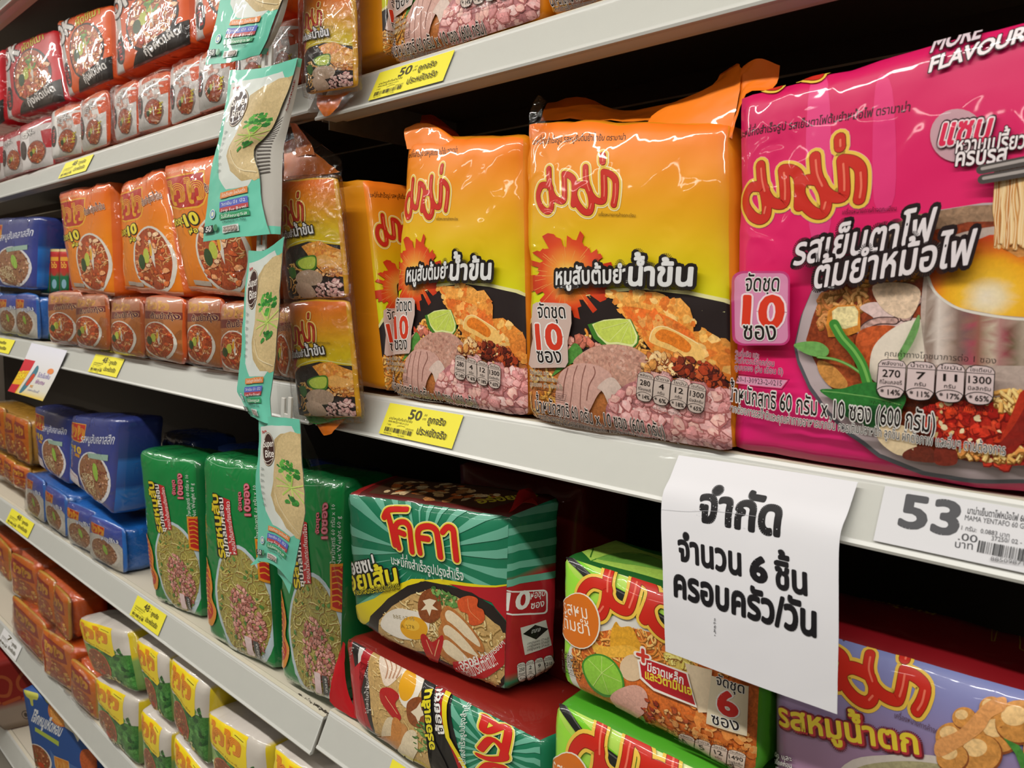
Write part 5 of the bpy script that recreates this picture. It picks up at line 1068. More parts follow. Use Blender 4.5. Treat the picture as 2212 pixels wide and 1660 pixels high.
def bag(name, label, cat, group, q, D, arts, mat=None, part='bag_body', film=False, flaps=(), gap=(.005, .005), **kw):
    q = Y3(*q) if len(q[0]) == 3 and abs(q[0][0]) > 3 else q
    q = inset(snap(list(q), label), *gap)
    dv = np.array([0, D, 0.]) if np.isscalar(D) else np.array(D, float)
    BL, BR = q[0], q[1]; loc = (BL+BR)/2+dv/2; rz = math.atan2(BR[1]-BL[1], BR[0]-BL[0]); e = empty(name, loc, rz); tag(e, label, cat, group)
    if any(isinstance(a, type(lin)) for a in arts.values()):      # prints that need the finished shape of their face
        t_, geo, _, _ = pack(q, dv, {}, FM, part, None, loc, rz, **kw); bpy.data.objects.remove(t_)
        arts = {k: (a(geo[k]) if isinstance(a, type(lin)) else a) for k, a in arts.items()}
    o, geo, _, _ = pack(q, dv, arts, mat or FM, part, e, loc, rz, **kw)
    if film:
        g = .0015; k2 = dict(kw); k2['bulge'] = kw.get('bulge', .01)+.001; k2['seed'] = kw.get('seed', 0)+3; k2['ns'] = 40.; k2['amp'] = kw.get('amp', .002)*1.2; c = sum(q)/4+dv/2
        q2 = [c+(p-c)*1.02-nrm(dv)*g for p in q]; o2, _, _, _ = pack(q2, dv*1.03, {}, CL, 'clear_wrap', e, loc, rz, **k2)
    e['_l'] = 0; del e['_l']
    bag.last = arts
    return e, q, dv, loc, rz
def flap(e, loc, rz, rows, col, amp=.0015, name='seal_flap', mat=None, nu=14, nv=12, ns=60., seed=1, clear=False):
    R = [[aY(*p) for p in r] for r in rows]; G = loft(R, nu, nv, amp, ns, seed)
    if clear: V = G.reshape(-1, 3); T = gridtris(nu, nv); return link(name, mkmesh(name, tolocal(V, loc, rz), T, mat=CL), e)
    A = col if isinstance(col, Art) else Art(100, 60, bg=col)
    return surf(name, G, A, mat or FM, e, loc, rz)
ORT = Art(205, 90, bg='#ea7a18')
ay = art_yellow(); ys = art_yellow_sachet()
# --- right bay, chest height
e, q, dv, loc, rz = bag('noodle_bag', 'large magenta noodle bag with hot pot picture, rightmost on the chest-height shelf', 'noodle bag', None,
    [(1582, 970, .004), (2460, 1112, .004), (2520, -45, .004), (1596, 207, .004)], .085, {'front': art_magenta, 'all': '#d0145c'}, gap=(.002, .002), nx=22, nz=24, bulge=.012, amp=.0022, seed=3, r=.006)
e, q, dv, loc, rz = bag('noodle_bag', 'yellow-orange noodle bag with twisted top seal, standing left of the magenta bag', 'noodle bag', 'yellow pork noodle bags',
    [(1143, 897, -.004), (1584, 965, -.004), (1580, 258, .006), (1133, 258, .006)], .085, {'front': art_yellow, 'all': '#e08a14'}, gap=(.002, .002), nx=20, nz=24, amp=.0028, bulge=.012, seed=1, r=.009)
flap(e, loc, rz, [[(1395, 268, .012), (1460, 274, .012), (1520, 282, .012), (1580, 300, .01)], [(1420, 240, .03), (1480, 225, .028), (1545, 225, .02), (1588, 250, .014)], [(1530, 190, .04), (1565, 170, .036), (1580, 175, .03), (1597, 190, .02)], [(1552, 160, .05), (1590, 140, .045), (1600, 145, .036), (1603, 152, .03)]], '#f07e18', .002, 'twisted_seal', seed=2)
flap(e, loc, rz, [[(1575, 300, .008), (1583, 290, .004), (1588, 262, .006)], [(1592, 220, .02), (1600, 200, .018), (1612, 200, .014)], [(1600, 150, .03), (1615, 160, .026), (1672, 190, .02)], [(1606, 142, .034), (1640, 128, .03), (1684, 140, .03)]], '#ee7812', .0018, 'seal_tail', seed=5)
flap(e, loc, rz, [[(1165, 262, .03), (1250, 258, .03), (1360, 262, .03), (1500, 262, .03)], [(1182, 225, .06), (1260, 212, .06), (1350, 240, .06), (1500, 214, .06)]], '#e87a18', .003, 'top_gusset', seed=7)
flap(e, loc, rz, [[(1144, 300, -.006), (1156, 296, -.006), (1180, 270, -.004)], [(1143, 250, -.004), (1154, 240, -.002), (1172, 236, -.002)], [(1158, 208, .01), (1166, 208, .01), (1182, 222, .01)]], '#fff', .002, 'clear_edge', clear=True)
e, q, dv, loc, rz = bag('noodle_bag', 'yellow-orange noodle bag above the yellow price ticket on the chest-height shelf', 'noodle bag', 'yellow pork noodle bags',
    [(838, 856, .0), (1146, 900, -.002), (1133, 288, .006), (874, 290, .006)], .085, {'front': ay, 'all': '#e08a14'}, gap=(.003, .002), nx=20, nz=24, amp=.0025, seed=8, r=.014)
flap(e, loc, rz, [[(878, 322, .004), (940, 322, .004), (1010, 318, .006)], [(874, 282, .01), (930, 272, .01), (985, 300, .012)], [(885, 276, .02), (912, 266, .02), (970, 290, .02)]], '#f08018', .0015, 'top_fold', seed=3)
flap(e, loc, rz, [[(905, 275, .03), (950, 285, .03), (1000, 305, .03)], [(912, 248, .05), (940, 250, .05), (985, 285, .05)]], '#b83a18', .002, 'seal_flap', seed=4)
flap(e, loc, rz, [[(1000, 310, .04), (1050, 306, .04), (1092, 300, .04)], [(1010, 296, .06), (1045, 292, .06), (1085, 296, .06)]], '#c05a14', .002, 'top_gusset', seed=9)
# end-on bag whose clear side shows two single sachets
def copy_tree(o, parent=None):
    c = o.copy(); COL.objects.link(c)
    if parent is not None: c.parent = parent
    for ch in list(o.children): copy_tree(ch, c)
    return c
PROTO_Y = e; PW = q[1]-q[0]
def endon(label, qp, tail, zlow, seed):
    q = Y3(*qp); q0 = [p.copy() for p in q]
    for p in q0: p[1] = .004
    q0[0][2] = q0[1][2] = zlow; W = q[1]-q[0]; dv = np.array([.04, .19, 0.])
    BLk = [np.array(p) for p in q]; loc = (q[0]+q[1])/2+dv/2; rz = math.atan2(W[1], W[0]); e = empty('noodle_bag', loc, rz); tag(e, label, 'noodle bag', 'yellow pork noodle bags')
    RA = art_yellow_side
    pack(q0, dv, {'right': ay2, 'all': '#d88c14'}, FM, 'bag_body', e, loc, rz, nx=6, nz=24, ny=18, amp=.002, seed=seed, r=.008, bulge=.0, side_bulge=.0)
    mid = lambda t, a: (q[0]*(1-a)+q[1]*a)*(1-t)+(q[3]*(1-a)+q[2]*a)*t
    for i, (t0, t1) in enumerate(((.015, .485), (.5, .985))):
        f = nrm(np.cross(q[1]-q[0], q[3]-q[0])); qq = [mid(t0, .04)+f*.012, mid(t0, .97)+f*.012, mid(t1, .97)+f*.012, mid(t1, .04)+f*.012]
        pack(qq, dv*.05, {'front': ys, 'all': '#d8a01c'}, FM, 'sachet', e, loc, rz, nx=14, nz=20, ny=3, amp=.0012, seed=seed+i, r=.005, bulge=.007)
    f = nrm(np.cross(q[1]-q[0], q[3]-q[0])); qq = [mid(-.01, -.02)+f*.016, mid(-.01, 1.02)+f*.016, mid(1.0, 1.02)+f*.016, mid(1.0, -.02)+f*.016]
    pack(qq, dv*.08, {}, CL, 'clear_side', e, loc, rz, nx=14, nz=24, ny=3, amp=.002, seed=seed+4, r=.006, bulge=.008)
    for rows, c, cl, nm in tail: flap(e, loc, rz, rows, c, .0015, nm, clear=cl)
    return e
class _S: pass
art_yellow_side = None
ay2 = Art(205, 300, [(1143, 897), (1592, 966), (1585, 258), (1133, 258)]); ay2.P = ay.P; ay2.bg = ay.bg
Y_ = -.03
endon('yellow noodle bag turned end-on, clear side showing two sachets, chest height', [(655, 905, Y_), (790, 908, Y_), (738, 380, Y_), (610, 390, Y_)],
      [([[(655, 895, -.03), (720, 905, -.03), (788, 900, -.03)], [(668, 912, -.034), (690, 918, -.034), (716, 905, -.034)][::1]][::-1], '#2f8a2c', False, 'bottom_fold'),
       ([[(700, 942, -.032), (715, 938, -.032), (720, 932, -.032)], [(682, 916, -.03), (710, 920, -.03), (738, 914, -.03)], [(686, 898, -.026), (715, 902, -.026), (752, 900, -.026)]], '#e87a1c', False, 'seal_tail'),
       ([[(612, 392, -.028), (670, 388, -.028), (738, 382, -.028)], [(610, 300, -.01), (660, 300, -.01), (735, 345, -.01)], [(628, 268, .0), (640, 270, .0), (700, 318, .0)]], '#fff', True, 'clear_top'),
       ([[(612, 390, -.012), (670, 384, -.012), (736, 372, -.012)], [(614, 350, .01), (660, 350, .01), (720, 362, .01)], [(612, 310, .02), (640, 300, .02), (680, 330, .02)]], '#e07a2c', False, 'sachet_seal'),
       ([[(640, 340, .012), (660, 335, .012), (680, 335, .012)], [(636, 300, .01), (650, 296, .01), (672, 310, .01)], [(626, 266, .0), (640, 268, .0), (648, 280, .0)]], '#e8863c', False, 'seal_flap')], 1.176, 11)
dA = aY(845, 128, .0)[2]-0
for pa, pb, lab in (((840, 131), (1168, 33), 'yellow noodle bag on the shelf above eye level, over the yellow 50 ticket'), ((1178, 26), (1500, -50), 'topmost yellow noodle bag at the picture top, only its lower edge showing')):
    a_, b_ = aY(*pa, 0), aY(*pb, 0); c_ = copy_tree(PROTO_Y); k_ = np.linalg.norm(b_-a_)/np.linalg.norm(PW); c_.location = ((a_[0]+b_[0])/2, .0435, SHELF_Z['A2']+.002); c_.scale = (k_, 1, 1); c_['label'] = lab
endon('yellow noodle bag turned end-on at the picture top, clear side showing minced pork sachet', [(672, 214, Y_), (782, 196, Y_), (770, -220, Y_), (655, -250, Y_)],
      [([[(700, 252, -.03), (712, 250, -.03), (728, 232, -.03)], [(684, 226, -.03), (710, 228, -.03), (740, 214, -.03)], [(686, 206, -.026), (716, 206, -.026), (760, 196, -.026)]], '#e87a1c', False, 'seal_tail'),
       ([[(668, 240, -.034), (700, 256, -.034), (735, 236, -.034)], [(662, 205, -.03), (710, 210, -.03), (782, 190, -.03)]], '#fff', True, 'clear_fold')], 1.629, 31)
# back rows, mostly in shade
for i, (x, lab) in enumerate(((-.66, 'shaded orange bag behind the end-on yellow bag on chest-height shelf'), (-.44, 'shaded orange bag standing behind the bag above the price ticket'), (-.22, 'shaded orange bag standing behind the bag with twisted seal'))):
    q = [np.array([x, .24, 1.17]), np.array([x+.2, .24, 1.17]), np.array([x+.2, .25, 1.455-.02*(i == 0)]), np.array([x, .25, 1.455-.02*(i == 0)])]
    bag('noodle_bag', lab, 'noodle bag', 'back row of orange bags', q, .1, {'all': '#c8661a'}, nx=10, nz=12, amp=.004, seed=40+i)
# --- right bay, knee height
zc = SHELF_Z['C2']
A_t = Art(230, 90, bg='#5a1814'); A_t.fill([(20, 10), (210, 10), (200, 80), (30, 80)], '#4a3020'); A_t.scatter([(50, 20), (170, 20), (170, 70), (50, 70)], 60, 14, ['#c8a06c', '#a06a3c', '#d8bc90', '#b8602c'], .3); A_t.text('อร่อยซุป', (180, 70), (215, 20), 26, '#c8b83a', .03); A_t.fill([(0, 0), (14, 0), (20, 90), (0, 90)], '#9a1c1c')
q = [aY(765, 1352, .0), aY(1090, 1502, .035), aY(1100, 1112, .04), aY(742, 1062, .005)]
br = aZ(1204, 1474, q[1][2]); dv = br-q[1]; dv[2] = 0
if np.linalg.norm(dv) > .15: dv *= .15/np.linalg.norm(dv)
dv[2] = .02
e, q, dv, loc, rz = bag('noodle_bag', 'green and teal sunburst noodle bag with egg and chicken, standing on a red one', 'noodle bag', 'green sunburst noodle bags',
    q, dv, {'front': art_coca, 'right': art_coca_side, 'top': A_t, 'all': '#1f7a58'}, FM, nx=20, nz=20, ny=10, amp=.0022, seed=50, r=.012, side_bulge=.002, gap=(.001, .001))
flap(e, loc, rz, [[(1098, 1110, .03), (1125, 1090, .05), (1150, 1075, .07)], [(1120, 1060, .06), (1150, 1060, .08), (1180, 1120, .1)]], '#a01a1c', .002, 'seal_flap')
zt = q[3][2]
q2 = [np.array([q[0][0]+.03, .19, zc+.005]), np.array([q[1][0]-.02, .21, zc+.005]), np.array([q[2][0]-.02, .22, zt+.03]), np.array([q[3][0]+.03, .2, zt+.03])]
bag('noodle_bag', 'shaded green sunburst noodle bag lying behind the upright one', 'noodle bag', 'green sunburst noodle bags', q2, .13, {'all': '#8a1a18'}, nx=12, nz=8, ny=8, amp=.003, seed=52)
# bag lying on its side below, print turned a quarter
lp = [(758, 1556), (1178, 1840), (1174, 1540), (738, 1396)]
zt_ = min(q[0][2], q[1][2])-.006
q = [aY(*lp[0], -.0), aY(*lp[1], .0), aY(*lp[2], .006), aY(*lp[3], .004)]
q[2][2] = q[3][2] = zt_
cw = [lp[1], lp[2], lp[3], lp[0]]
def art_coca_lying(fq):
    base = Art(230, 210, fq, bg='#1f7a58'); base.view(2.371, 700, 960)
    A = base
    A.fill([(672, 1228), (1300, 1480), (1300, 1990), (650, 1850), (650, 1500)], '#1f7a58')
    rays(A, (870, 1580), 420, 24, '#6db39a', a0=.05, frac=.5, bend=.2)
    A.fill([(80, 960), (200, 1020), (640, 1180), (660, 1300), (560, 1760), (-40, 1500), (40, 1200)], '#1c1a1a')
    A.fill([(75, 960), (165, 1000), (110, 1430), (30, 1300)], '#a81a20'); A.fill([(155, 1000), (235, 1040), (190, 1480), (110, 1430)], '#2a2624'); A.text('น้ำหนักสุทธิ 55 กรัม x 10 ซอง', (148, 1330), (160, 1040), 24, '#b8b0a8', .01, up=(-22, 0), res=1); A.fill([(186, 1040), (210, 1048), (200, 1170), (182, 1180)], '#dcd8d2')
    A.fill([(235, 1030), (290, 1060), (270, 1500), (205, 1470), (190, 1300)], '#b8202a'); A.text('อร่อย...เส้นกรอบๆ', (268, 1400), (276, 1080), 34, '#f0e8e2', .02, up=(-32, 0)); A.text('ไม่เละในน้ำร้อนที่โดน!!', (232, 1380), (244, 1110), 24, '#f0e8e2', .01, up=(-20, 0), res=1)
    A.fill([(270, 1050), (420, 1090), (560, 1130), (550, 1400), (560, 1700), (330, 1560), (250, 1480)], '#c8a468', .25)
    A.noodles([(270, 1050), (420, 1090), (560, 1130), (550, 1400), (560, 1700), (330, 1560), (250, 1480)], 110, 2.2, ['#e0c890', '#d4b474', '#c9a468'], L=16, shade='#8a6a34')
    A.fill([(290, 1090), (380, 1080), (440, 1130), (400, 1180), (330, 1240), (300, 1200)], '#e8d4c0', .1, True)
    for k in range(4): A.stroke([(310+k*25, 1095+k*6), (330+k*22, 1150), (320+k*18, 1200)], 1.6, '#b88a6c')
    A.fill([(430, 1130), (500, 1150), (510, 1240), (440, 1350), (390, 1300), (400, 1190)], '#ece4d6', .04, True); A.ell((432, 1235), 42, 82, '#e8a820', rot=.2)
    A.fill([(300, 1250), (350, 1250), (390, 1290), (370, 1330), (400, 1400), (370, 1410), (310, 1340), (290, 1290)], '#b81a1c', .1, True); A.stroke([(320, 1290), (380, 1380)], 1.2, '#e8b080')
    A.fill([(430, 1330), (480, 1295), (535, 1320), (540, 1400), (500, 1450), (440, 1420)], '#8a4a24', .25, True); A.fill([(450, 1370), (480, 1350), (500, 1320), (505, 1360), (530, 1380), (500, 1395), (490, 1430), (475, 1395)], '#e8d8bc')
    for dx in (0, 70, 140): A.fill([(330+dx*.7, 1400+dx*.5), (380+dx*.7, 1420+dx*.4), (370+dx*.8, 1520+dx*.5), (320+dx*.8, 1560+dx*.6), (300+dx*.7, 1480+dx*.5)], ('#dcc8a4', '#c88a4c', '#e4d4b4')[dx//70], .12, True)
    A.fill([(360, 1400), (400, 1430), (390, 1530), (350, 1510)], '#c88440', .2, True); A.scatter([(480, 1430), (540, 1450), (520, 1600), (470, 1540)], 40, 6, ['#5c8a44', '#7aa858', '#3f6a30'], .2)
    A.fill([(530, 1180), (590, 1200), (560, 1420), (530, 1700), (500, 1700), (520, 1400)], '#1f1c1a'); A.text('อร่อยเส้น', (575, 1560), (560, 1260), 52, '#e8da2c', .04, ((.09, K),), up=(-46, 0)); A.text('น้อยซุป', (612, 1480), (618, 1235), 44, '#f0eeea', .03, ((.1, K),), up=(-36, 0))
    A.fill([(575, 1190), (650, 1220), (640, 1500), (600, 1780), (560, 1760), (600, 1400)], '#a81a20'); A.text('น้อยซุป', (625, 1480), (615, 1240), 46, '#f0eeea', .03, ((.08, K),), up=(-36, 0))
    A.fill([(648, 1215), (680, 1230), (650, 1500), (650, 1800), (620, 1780), (630, 1500)], '#e6d21e')
    A.fill([(960, 1290), (1040, 1300), (1080, 1450), (1160, 1480), (1160, 1300)], '#a81a20')
    A.text('บะหมี่กึ่งสำเร็จรูปปรุงสำเร็จ', (735, 1690), (770, 1330), 40, '#e2e6e0', .01, up=(-34, 0), res=2)
    L = [([(835, 1405), (820, 1460), (850, 1470), (930, 1450), (950, 1480), (925, 1600)], False), ([(810, 1560), (860, 1510), (910, 1540), (935, 1600), (860, 1610), (800, 1590)], False), ([(800, 1690), (850, 1640), (930, 1650)], False), ([(830, 1400), (900, 1450)], False)]
    for ww, c in ((12.5, '#e9dfa0'), (10.6, '#e6d040'), (7.6, '#8a1a14'), (7.0, '#cf2520')): A.strokes(L, ww, c)
    nutri(A, [(1010, 1320), (1120, 1300), (1140, 1480), (1060, 1470)], [('250', '13%')]*4, full=False, cell='#b8b4ac', lw=.3)
    return A
e, q, dv, loc, rz = bag('noodle_bag', 'red, black and teal noodle bag lying on its side under the sunburst bag', 'noodle bag', 'green sunburst noodle bags', q, (.02, .14, 0), {'front': art_coca_lying, 'left': '#b01820', 'top': '#8a2018', 'all': '#1f7a58'}, FM, nx=20, nz=18, ny=8, amp=.002, seed=60, r=.016, bulge=.012)
flap(e, loc, rz, [[(775, 1552, .01), (765, 1552, .008), (755, 1548, .006)], [(752, 1500, .01), (735, 1510, .004), (716, 1520, .0)], [(745, 1440, .012), (730, 1452, .006), (715, 1480, .0)], [(745, 1392, .02), (740, 1388, .02), (736, 1392, .02)]][::-1], '#b81820', .002, 'seal_flap')
# lime bags
fq = [(1207, 1478), (1638, 1690), (1656, 1332), (1211, 1192)]
q = [aY(*fq[0], .0), aY(*fq[1], .0), aY(*fq[2], .012), aY(*fq[3], .012)]
tq = pq([q[3], q[2], q[2]+np.array([0, .11, .0]), q[3]+np.array([0, .11, .0])])
bag('noodle_bag', 'lime green six-pack noodle bag with orange circle, behind the white notice corner', 'noodle bag', 'lime green noodle bags', q, .1, {'front': art_lime, 'top': art_lime_top, 'all': '#4a9a24'}, FM, gap=(.002, .002), nx=20, nz=18, ny=8, amp=.0018, seed=70, r=.014, side_bulge=.004)
f2 = [(1182, 1850), (1640, 2080), (1652, 1712), (1186, 1500)]
AL = bag.last['front']; AL2 = Art(200, 150, fq); AL2.P = AL.P; AL2.bg = AL.bg
b2 = aY(1186, 1500, -.012); hL = b2[2]-zc-.003
q = [np.array([b2[0], -.012, zc+.003]), np.array([b2[0]+.26, -.012, zc+.003]), np.array([b2[0]+.26, -.01, b2[2]]), np.array([b2[0], -.01, b2[2]])]
bag('noodle_bag', 'lower lime green noodle bag under the six-pack one, cut by the picture bottom', 'noodle bag', 'lime green noodle bags', q, .1, {'front': AL2, 'all': '#4a9a24'}, FM, nx=24, nz=18, ny=6, amp=.0018, seed=72, r=.014)
# purple
fq = [(1662, 1806), (2300, 2060), (2290, 1500), (1656, 1322)]
q = [aY(*fq[0], .01), aY(*fq[1], .01), aY(*fq[2], .02), aY(*fq[3], .02)]
tq = pq([q[3], q[2], q[2]+np.array([0, .12, .0]), q[3]+np.array([0, .12, .0])])
bag('noodle_bag', 'purple pork noodle bag with dark red top below the 53 price label', 'noodle bag', None, q, .12, {'front': art_purple, 'top': art_purple_top, 'all': '#7a5068'}, FM, gap=(.002, .002), nx=20, nz=18, ny=8, amp=.002, seed=80, r=.02, side_bulge=.004)
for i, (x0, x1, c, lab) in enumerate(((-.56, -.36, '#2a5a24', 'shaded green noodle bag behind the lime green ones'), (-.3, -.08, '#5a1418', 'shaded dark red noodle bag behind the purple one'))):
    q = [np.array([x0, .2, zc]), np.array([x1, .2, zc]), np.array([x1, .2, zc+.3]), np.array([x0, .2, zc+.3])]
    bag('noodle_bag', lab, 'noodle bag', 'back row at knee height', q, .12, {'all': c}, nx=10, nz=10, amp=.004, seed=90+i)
# hanging notice
R = [[(1437, 1408, -.05), (1620, 1477, -.05), (1808, 1544, -.048)], [(1432, 1250, -.046), (1620, 1305, -.046), (1811, 1345, -.044)], [(1429, 1086, -.033), (1615, 1130, -.033), (1813, 1172, -.033)], [(1448, 1030, -.02), (1640, 1065, -.02), (1832, 1105, -.02)], [(1466, 984, -.008), (1660, 1012, -.008), (1853, 1042, -.008)]]
G = loft([[aY(*p) for p in r] for r in R], 20, 30, .0004, 30., 2)
e = surf('paper_notice', G, art_paper(G), FP, None, aY(1620, 1477, -.05), 0, back='#dcdce0')
tag(e, 'white paper notice with black Thai lettering taped to the chest-height price rail', 'notice')
# tickets
def ticket(label, key, xa, xb, art, t0=.03, t1=.97, off=.0024, grp='yellow price tickets', name='price_ticket', cat='price ticket', mat=None):
    G = np.array([[nose(key, xa+(xb-xa)*u/8, t1+(t0-t1)*v/4, off) for u in range(9)] for v in range(5)]); o = surf(name, G, art, mat or FP, None, nose(key, (xa+xb)/2, t1), 0, back='#e0e0e0'); tag(o, label, cat, grp); return o
T50 = art_ticket(); T48 = art_ticket('48')
X = lambda px, py: aY(px, py, -.012)[0]
ticket('yellow 50 baht ticket on the chest-height rail under the yellow bags', 'B2', X(832, 900), X(990, 935), T50)
ticket('yellow 50 baht ticket on the upper rail at the top of the right bay', 'A2', X(809, 200), X(971, 145), T50)
o = ticket('yellow ticket on the knee-high rail under the lying bag, at the picture bottom', 'C2', X(838, 1640), X(985, 1740), art_ticket('39'))
ticket('yellow ticket on the upper left rail, under the orange and white packs', 'A1', X(135, 375), X(195, 350), T48)
ticket('leftmost yellow ticket on the left chest-height rail, cut by the picture edge', 'B1', X(-50, 755), X(27, 760), T48)
ticket('yellow ticket on the left chest-height rail under the brown packs', 'B1', X(200, 800), X(262, 815), T48)
ticket('small yellow ticket on the knee-high left rail, under the blue packs', 'C1', X(20, 1120), X(68, 1150), T48)
ticket('yellow 48 baht ticket on the knee-high left rail, under the green bags', 'C1', X(290, 1320), X(352, 1365), T48)
ticket('small white price ticket on the lowest left rail', 'D1', X(4, 1390), X(42, 1430), art_ticket('7', False), grp=None)
xl, xr = X(1945, 1150), X(2066, 1170); sc_ = (xr-xl)/41
ticket('long white price label reading 53.00 on the chest-height rail', 'B2', xl-17*sc_, xl+103*sc_, art_white_label(), .02, .98, .0024, None, 'price_label', 'price label')
R = [[(17, 845, -.05), (55, 856, -.05), (92, 867, -.05)], [(45, 795, -.036), (82, 804, -.036), (120, 814, -.036)], [(68, 741, -.011), (105, 749, -.011), (145, 758, -.011)]]
G = loft([[aY(*p) for p in r] for r in R], 8, 10); o = surf('promotion_card', G, art_promo(), FP, None, aY(55, 856, -.05), 0, back='#dcdce0'); tag(o, 'colourful promotion card hanging from the left chest-height rail', 'card')
# ============================================================ left bay
C_OK_O = art_ok('#dc5a1c'); C_OK_R = art_ok('#c01a28'); ao = art_orange_tall(); ab = art_blue_tall(); ag = art_green_tall(); ayg = art_yellow_green()
SB = {k: art_sachet(k) for k in ('brown', 'white', 'redwhite', 'blue', 'amber')}
LO = dict(nx=14, nz=18, ny=4)
SIDE = {id(ayg): Art(80, 150, bg=grads([(0, '#5a7a3c'), (.5, '#7a9a50'), (.56, '#c8b020'), (.95, '#d8c020'), (1, '#c8c0b8')])), id(ab): Art(80, 250, bg=grads([(0, '#1c58b0'), (.25, '#2a78cc'), (.3, '#1a4c9c'), (.55, '#2a74c8'), (.6, '#1c4488'), (.85, '#3a4690'), (1, '#2c3878')]))}
def tall(label, grp, q, D, art, col, mat=None, name='noodle_bag', **kw):
    k = dict(LO); k.update(kw); return bag(name, label, 'noodle bag', grp, q, D, {'front': art, 'all': col, 'right': SIDE.get(id(art), col)}, mat or FC, **k)
_sp = {}
def wrap(label, grp, qp, D, n, art, col, seed=0, wave=.004, side=None):
    """row of single sachets in one clear wrap"""
    q = inset(snap(Y3(*qp), label), .008, .011); dv = np.array([0, D, 0.]); loc = (q[0]+q[1])/2+dv/2; rz = math.atan2(q[1][1]-q[0][1], q[1][0]-q[0][0]); e = empty('noodle_multipack', loc, rz); tag(e, label, 'noodle multipack', grp)
    f = nrm(np.cross(q[1]-q[0], q[3]-q[0])); rs = random.Random(seed); mid = lambda a, t: (q[0]*(1-a)+q[1]*a)*(1-t)+(q[3]*(1-a)+q[2]*a)*t
    pack([p-f*.012 for p in q], dv*.9, {'all': col}, FC, 'sachet_stack', e, loc, rz, nx=8, nz=8, ny=3, amp=.003, seed=seed, r=.01)
    for i in range(n):
        a0 = i/n+.01; a1 = (i+1)/n-.01; o = rs.uniform(-.002, .003); t0 = rs.uniform(0, .04); t1 = rs.uniform(.94, 1.); sk = rs.uniform(-.03, .03)
        qq = [mid(a0, t0)+f*o, mid(a1, t0)+f*(o+wave), mid(a1+sk*.3, t1)+f*(o+wave), mid(a0+sk*.3, t1)+f*o]
        k3 = (id(art), (seed+i) % 3)
        if k3 not in _sp:
            t_, _, _, _ = pack([np.array(p) for p in ((-.03, 0, 0), (.03, 0, 0), (.03, 0, .11), (-.03, 0, .11))], (0, .012, 0), {'front': art, 'all': col}, FC, 'sachet', None, np.zeros(3), 0, nx=8, nz=12, ny=2, amp=.0022, seed=len(_sp), r=.006, bulge=.008)
            _sp[k3] = t_.data; bpy.data.objects.remove(t_)
        so = link('sachet', _sp[k3], e); so.location = [float(x) for x in tolocal((qq[0]+qq[1])/2, loc, rz)]; W_ = np.linalg.norm(qq[1]-qq[0]); H_ = np.linalg.norm(qq[3]-qq[0]); so.scale = (W_/.06, 1, H_/.11)
        so.rotation_euler = (0, rs.uniform(-.03, .03), rs.uniform(-.05, .12))
    c = sum(q)/4+dv/2; q2 = [c+(p-c)*1.015+f*.006 for p in q]
    pack(q2, dv*1.03, {}, CL, 'clear_wrap', e, loc, rz, nx=16, nz=14, ny=4, amp=.004, seed=seed+2, r=.012, bulge=.008, ns=50.)
    return e
# upper shelf
g = 'clear-wrapped packs on the upper left shelf'
wrap('clear-wrapped red and white sachets, leftmost low pack of the upper left shelf', g, [(-30, 400, .0), (112, 354, .0), (114, 236, .0), (-30, 300, .0)], .1, 3, SB['redwhite'], '#b8202c', 1)
wrap('clear-wrapped white and orange sachets beside the red and white pack', g, [(120, 352, .0), (240, 314, .0), (240, 182, .0), (118, 228, .0)], .1, 2, SB['white'], '#d2552a', 2)
wrap('middle clear-wrapped white and orange pack of the upper left low row', g, [(242, 312, .0), (366, 274, .0), (370, 130, .0), (242, 180, .0)], .1, 2, SB['white'], '#d2552a', 3)
wrap('clear-wrapped white and orange pack just left of the teal pouch', g, [(368, 273, .0), (508, 230, .0), (512, 76, .0), (372, 128, .0)], .1, 2, SB['white'], '#d2552a', 4)
wrap('clear-wrapped white and orange pack hidden partly behind the teal pouch', g, [(512, 229, .0), (652, 186, .0), (655, 18, .0), (515, 74, .0)], .1, 2, SB['white'], '#d2552a', 5)
g = 'standing bags on the upper left shelf'
tall('red spicy noodle bag standing at the left picture edge, top row', g, [(-30, 300, .02), (8, 262, .02), (6, 98, .02), (-30, 130, .02)], .09, C_OK_R, '#b81a24', seed=1)
tall('red spicy noodle bag standing right beside the leftmost red one', g, [(12, 262, .02), (140, 220, .02), (114, 56, .02), (8, 98, .02)], .09, C_OK_R, '#b81a24', seed=2)
tall('orange spicy noodle bag standing next to the red bags', g, [(146, 214, .02), (244, 172, .02), (238, 0, .02), (118, 42, .02)], .09, C_OK_O, '#cc521a', seed=3)
tall('larger orange spicy noodle bag at the picture top, middle of the row', g, [(246, 170, .02), (412, 96, .02), (406, -90, .02), (240, -20, .02)], .09, C_OK_O, '#cc521a', seed=4)
tall('orange spicy noodle bag at the picture top behind the teal pouch', g, [(416, 96, .02), (600, 20, .02), (600, -180, .02), (412, -95, .02)], .09, C_OK_O, '#cc521a', seed=5)
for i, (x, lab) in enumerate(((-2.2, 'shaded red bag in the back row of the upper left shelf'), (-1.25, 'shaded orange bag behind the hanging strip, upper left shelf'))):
    tall(lab, 'back row of the upper left shelf', [np.array([x, .2, 1.63]), np.array([x+.2, .2, 1.63]), np.array([x+.2, .2, 1.9]), np.array([x, .2, 1.9])], .1, '#a02a1c', '#a02a1c', seed=7+i, nx=8, nz=8)
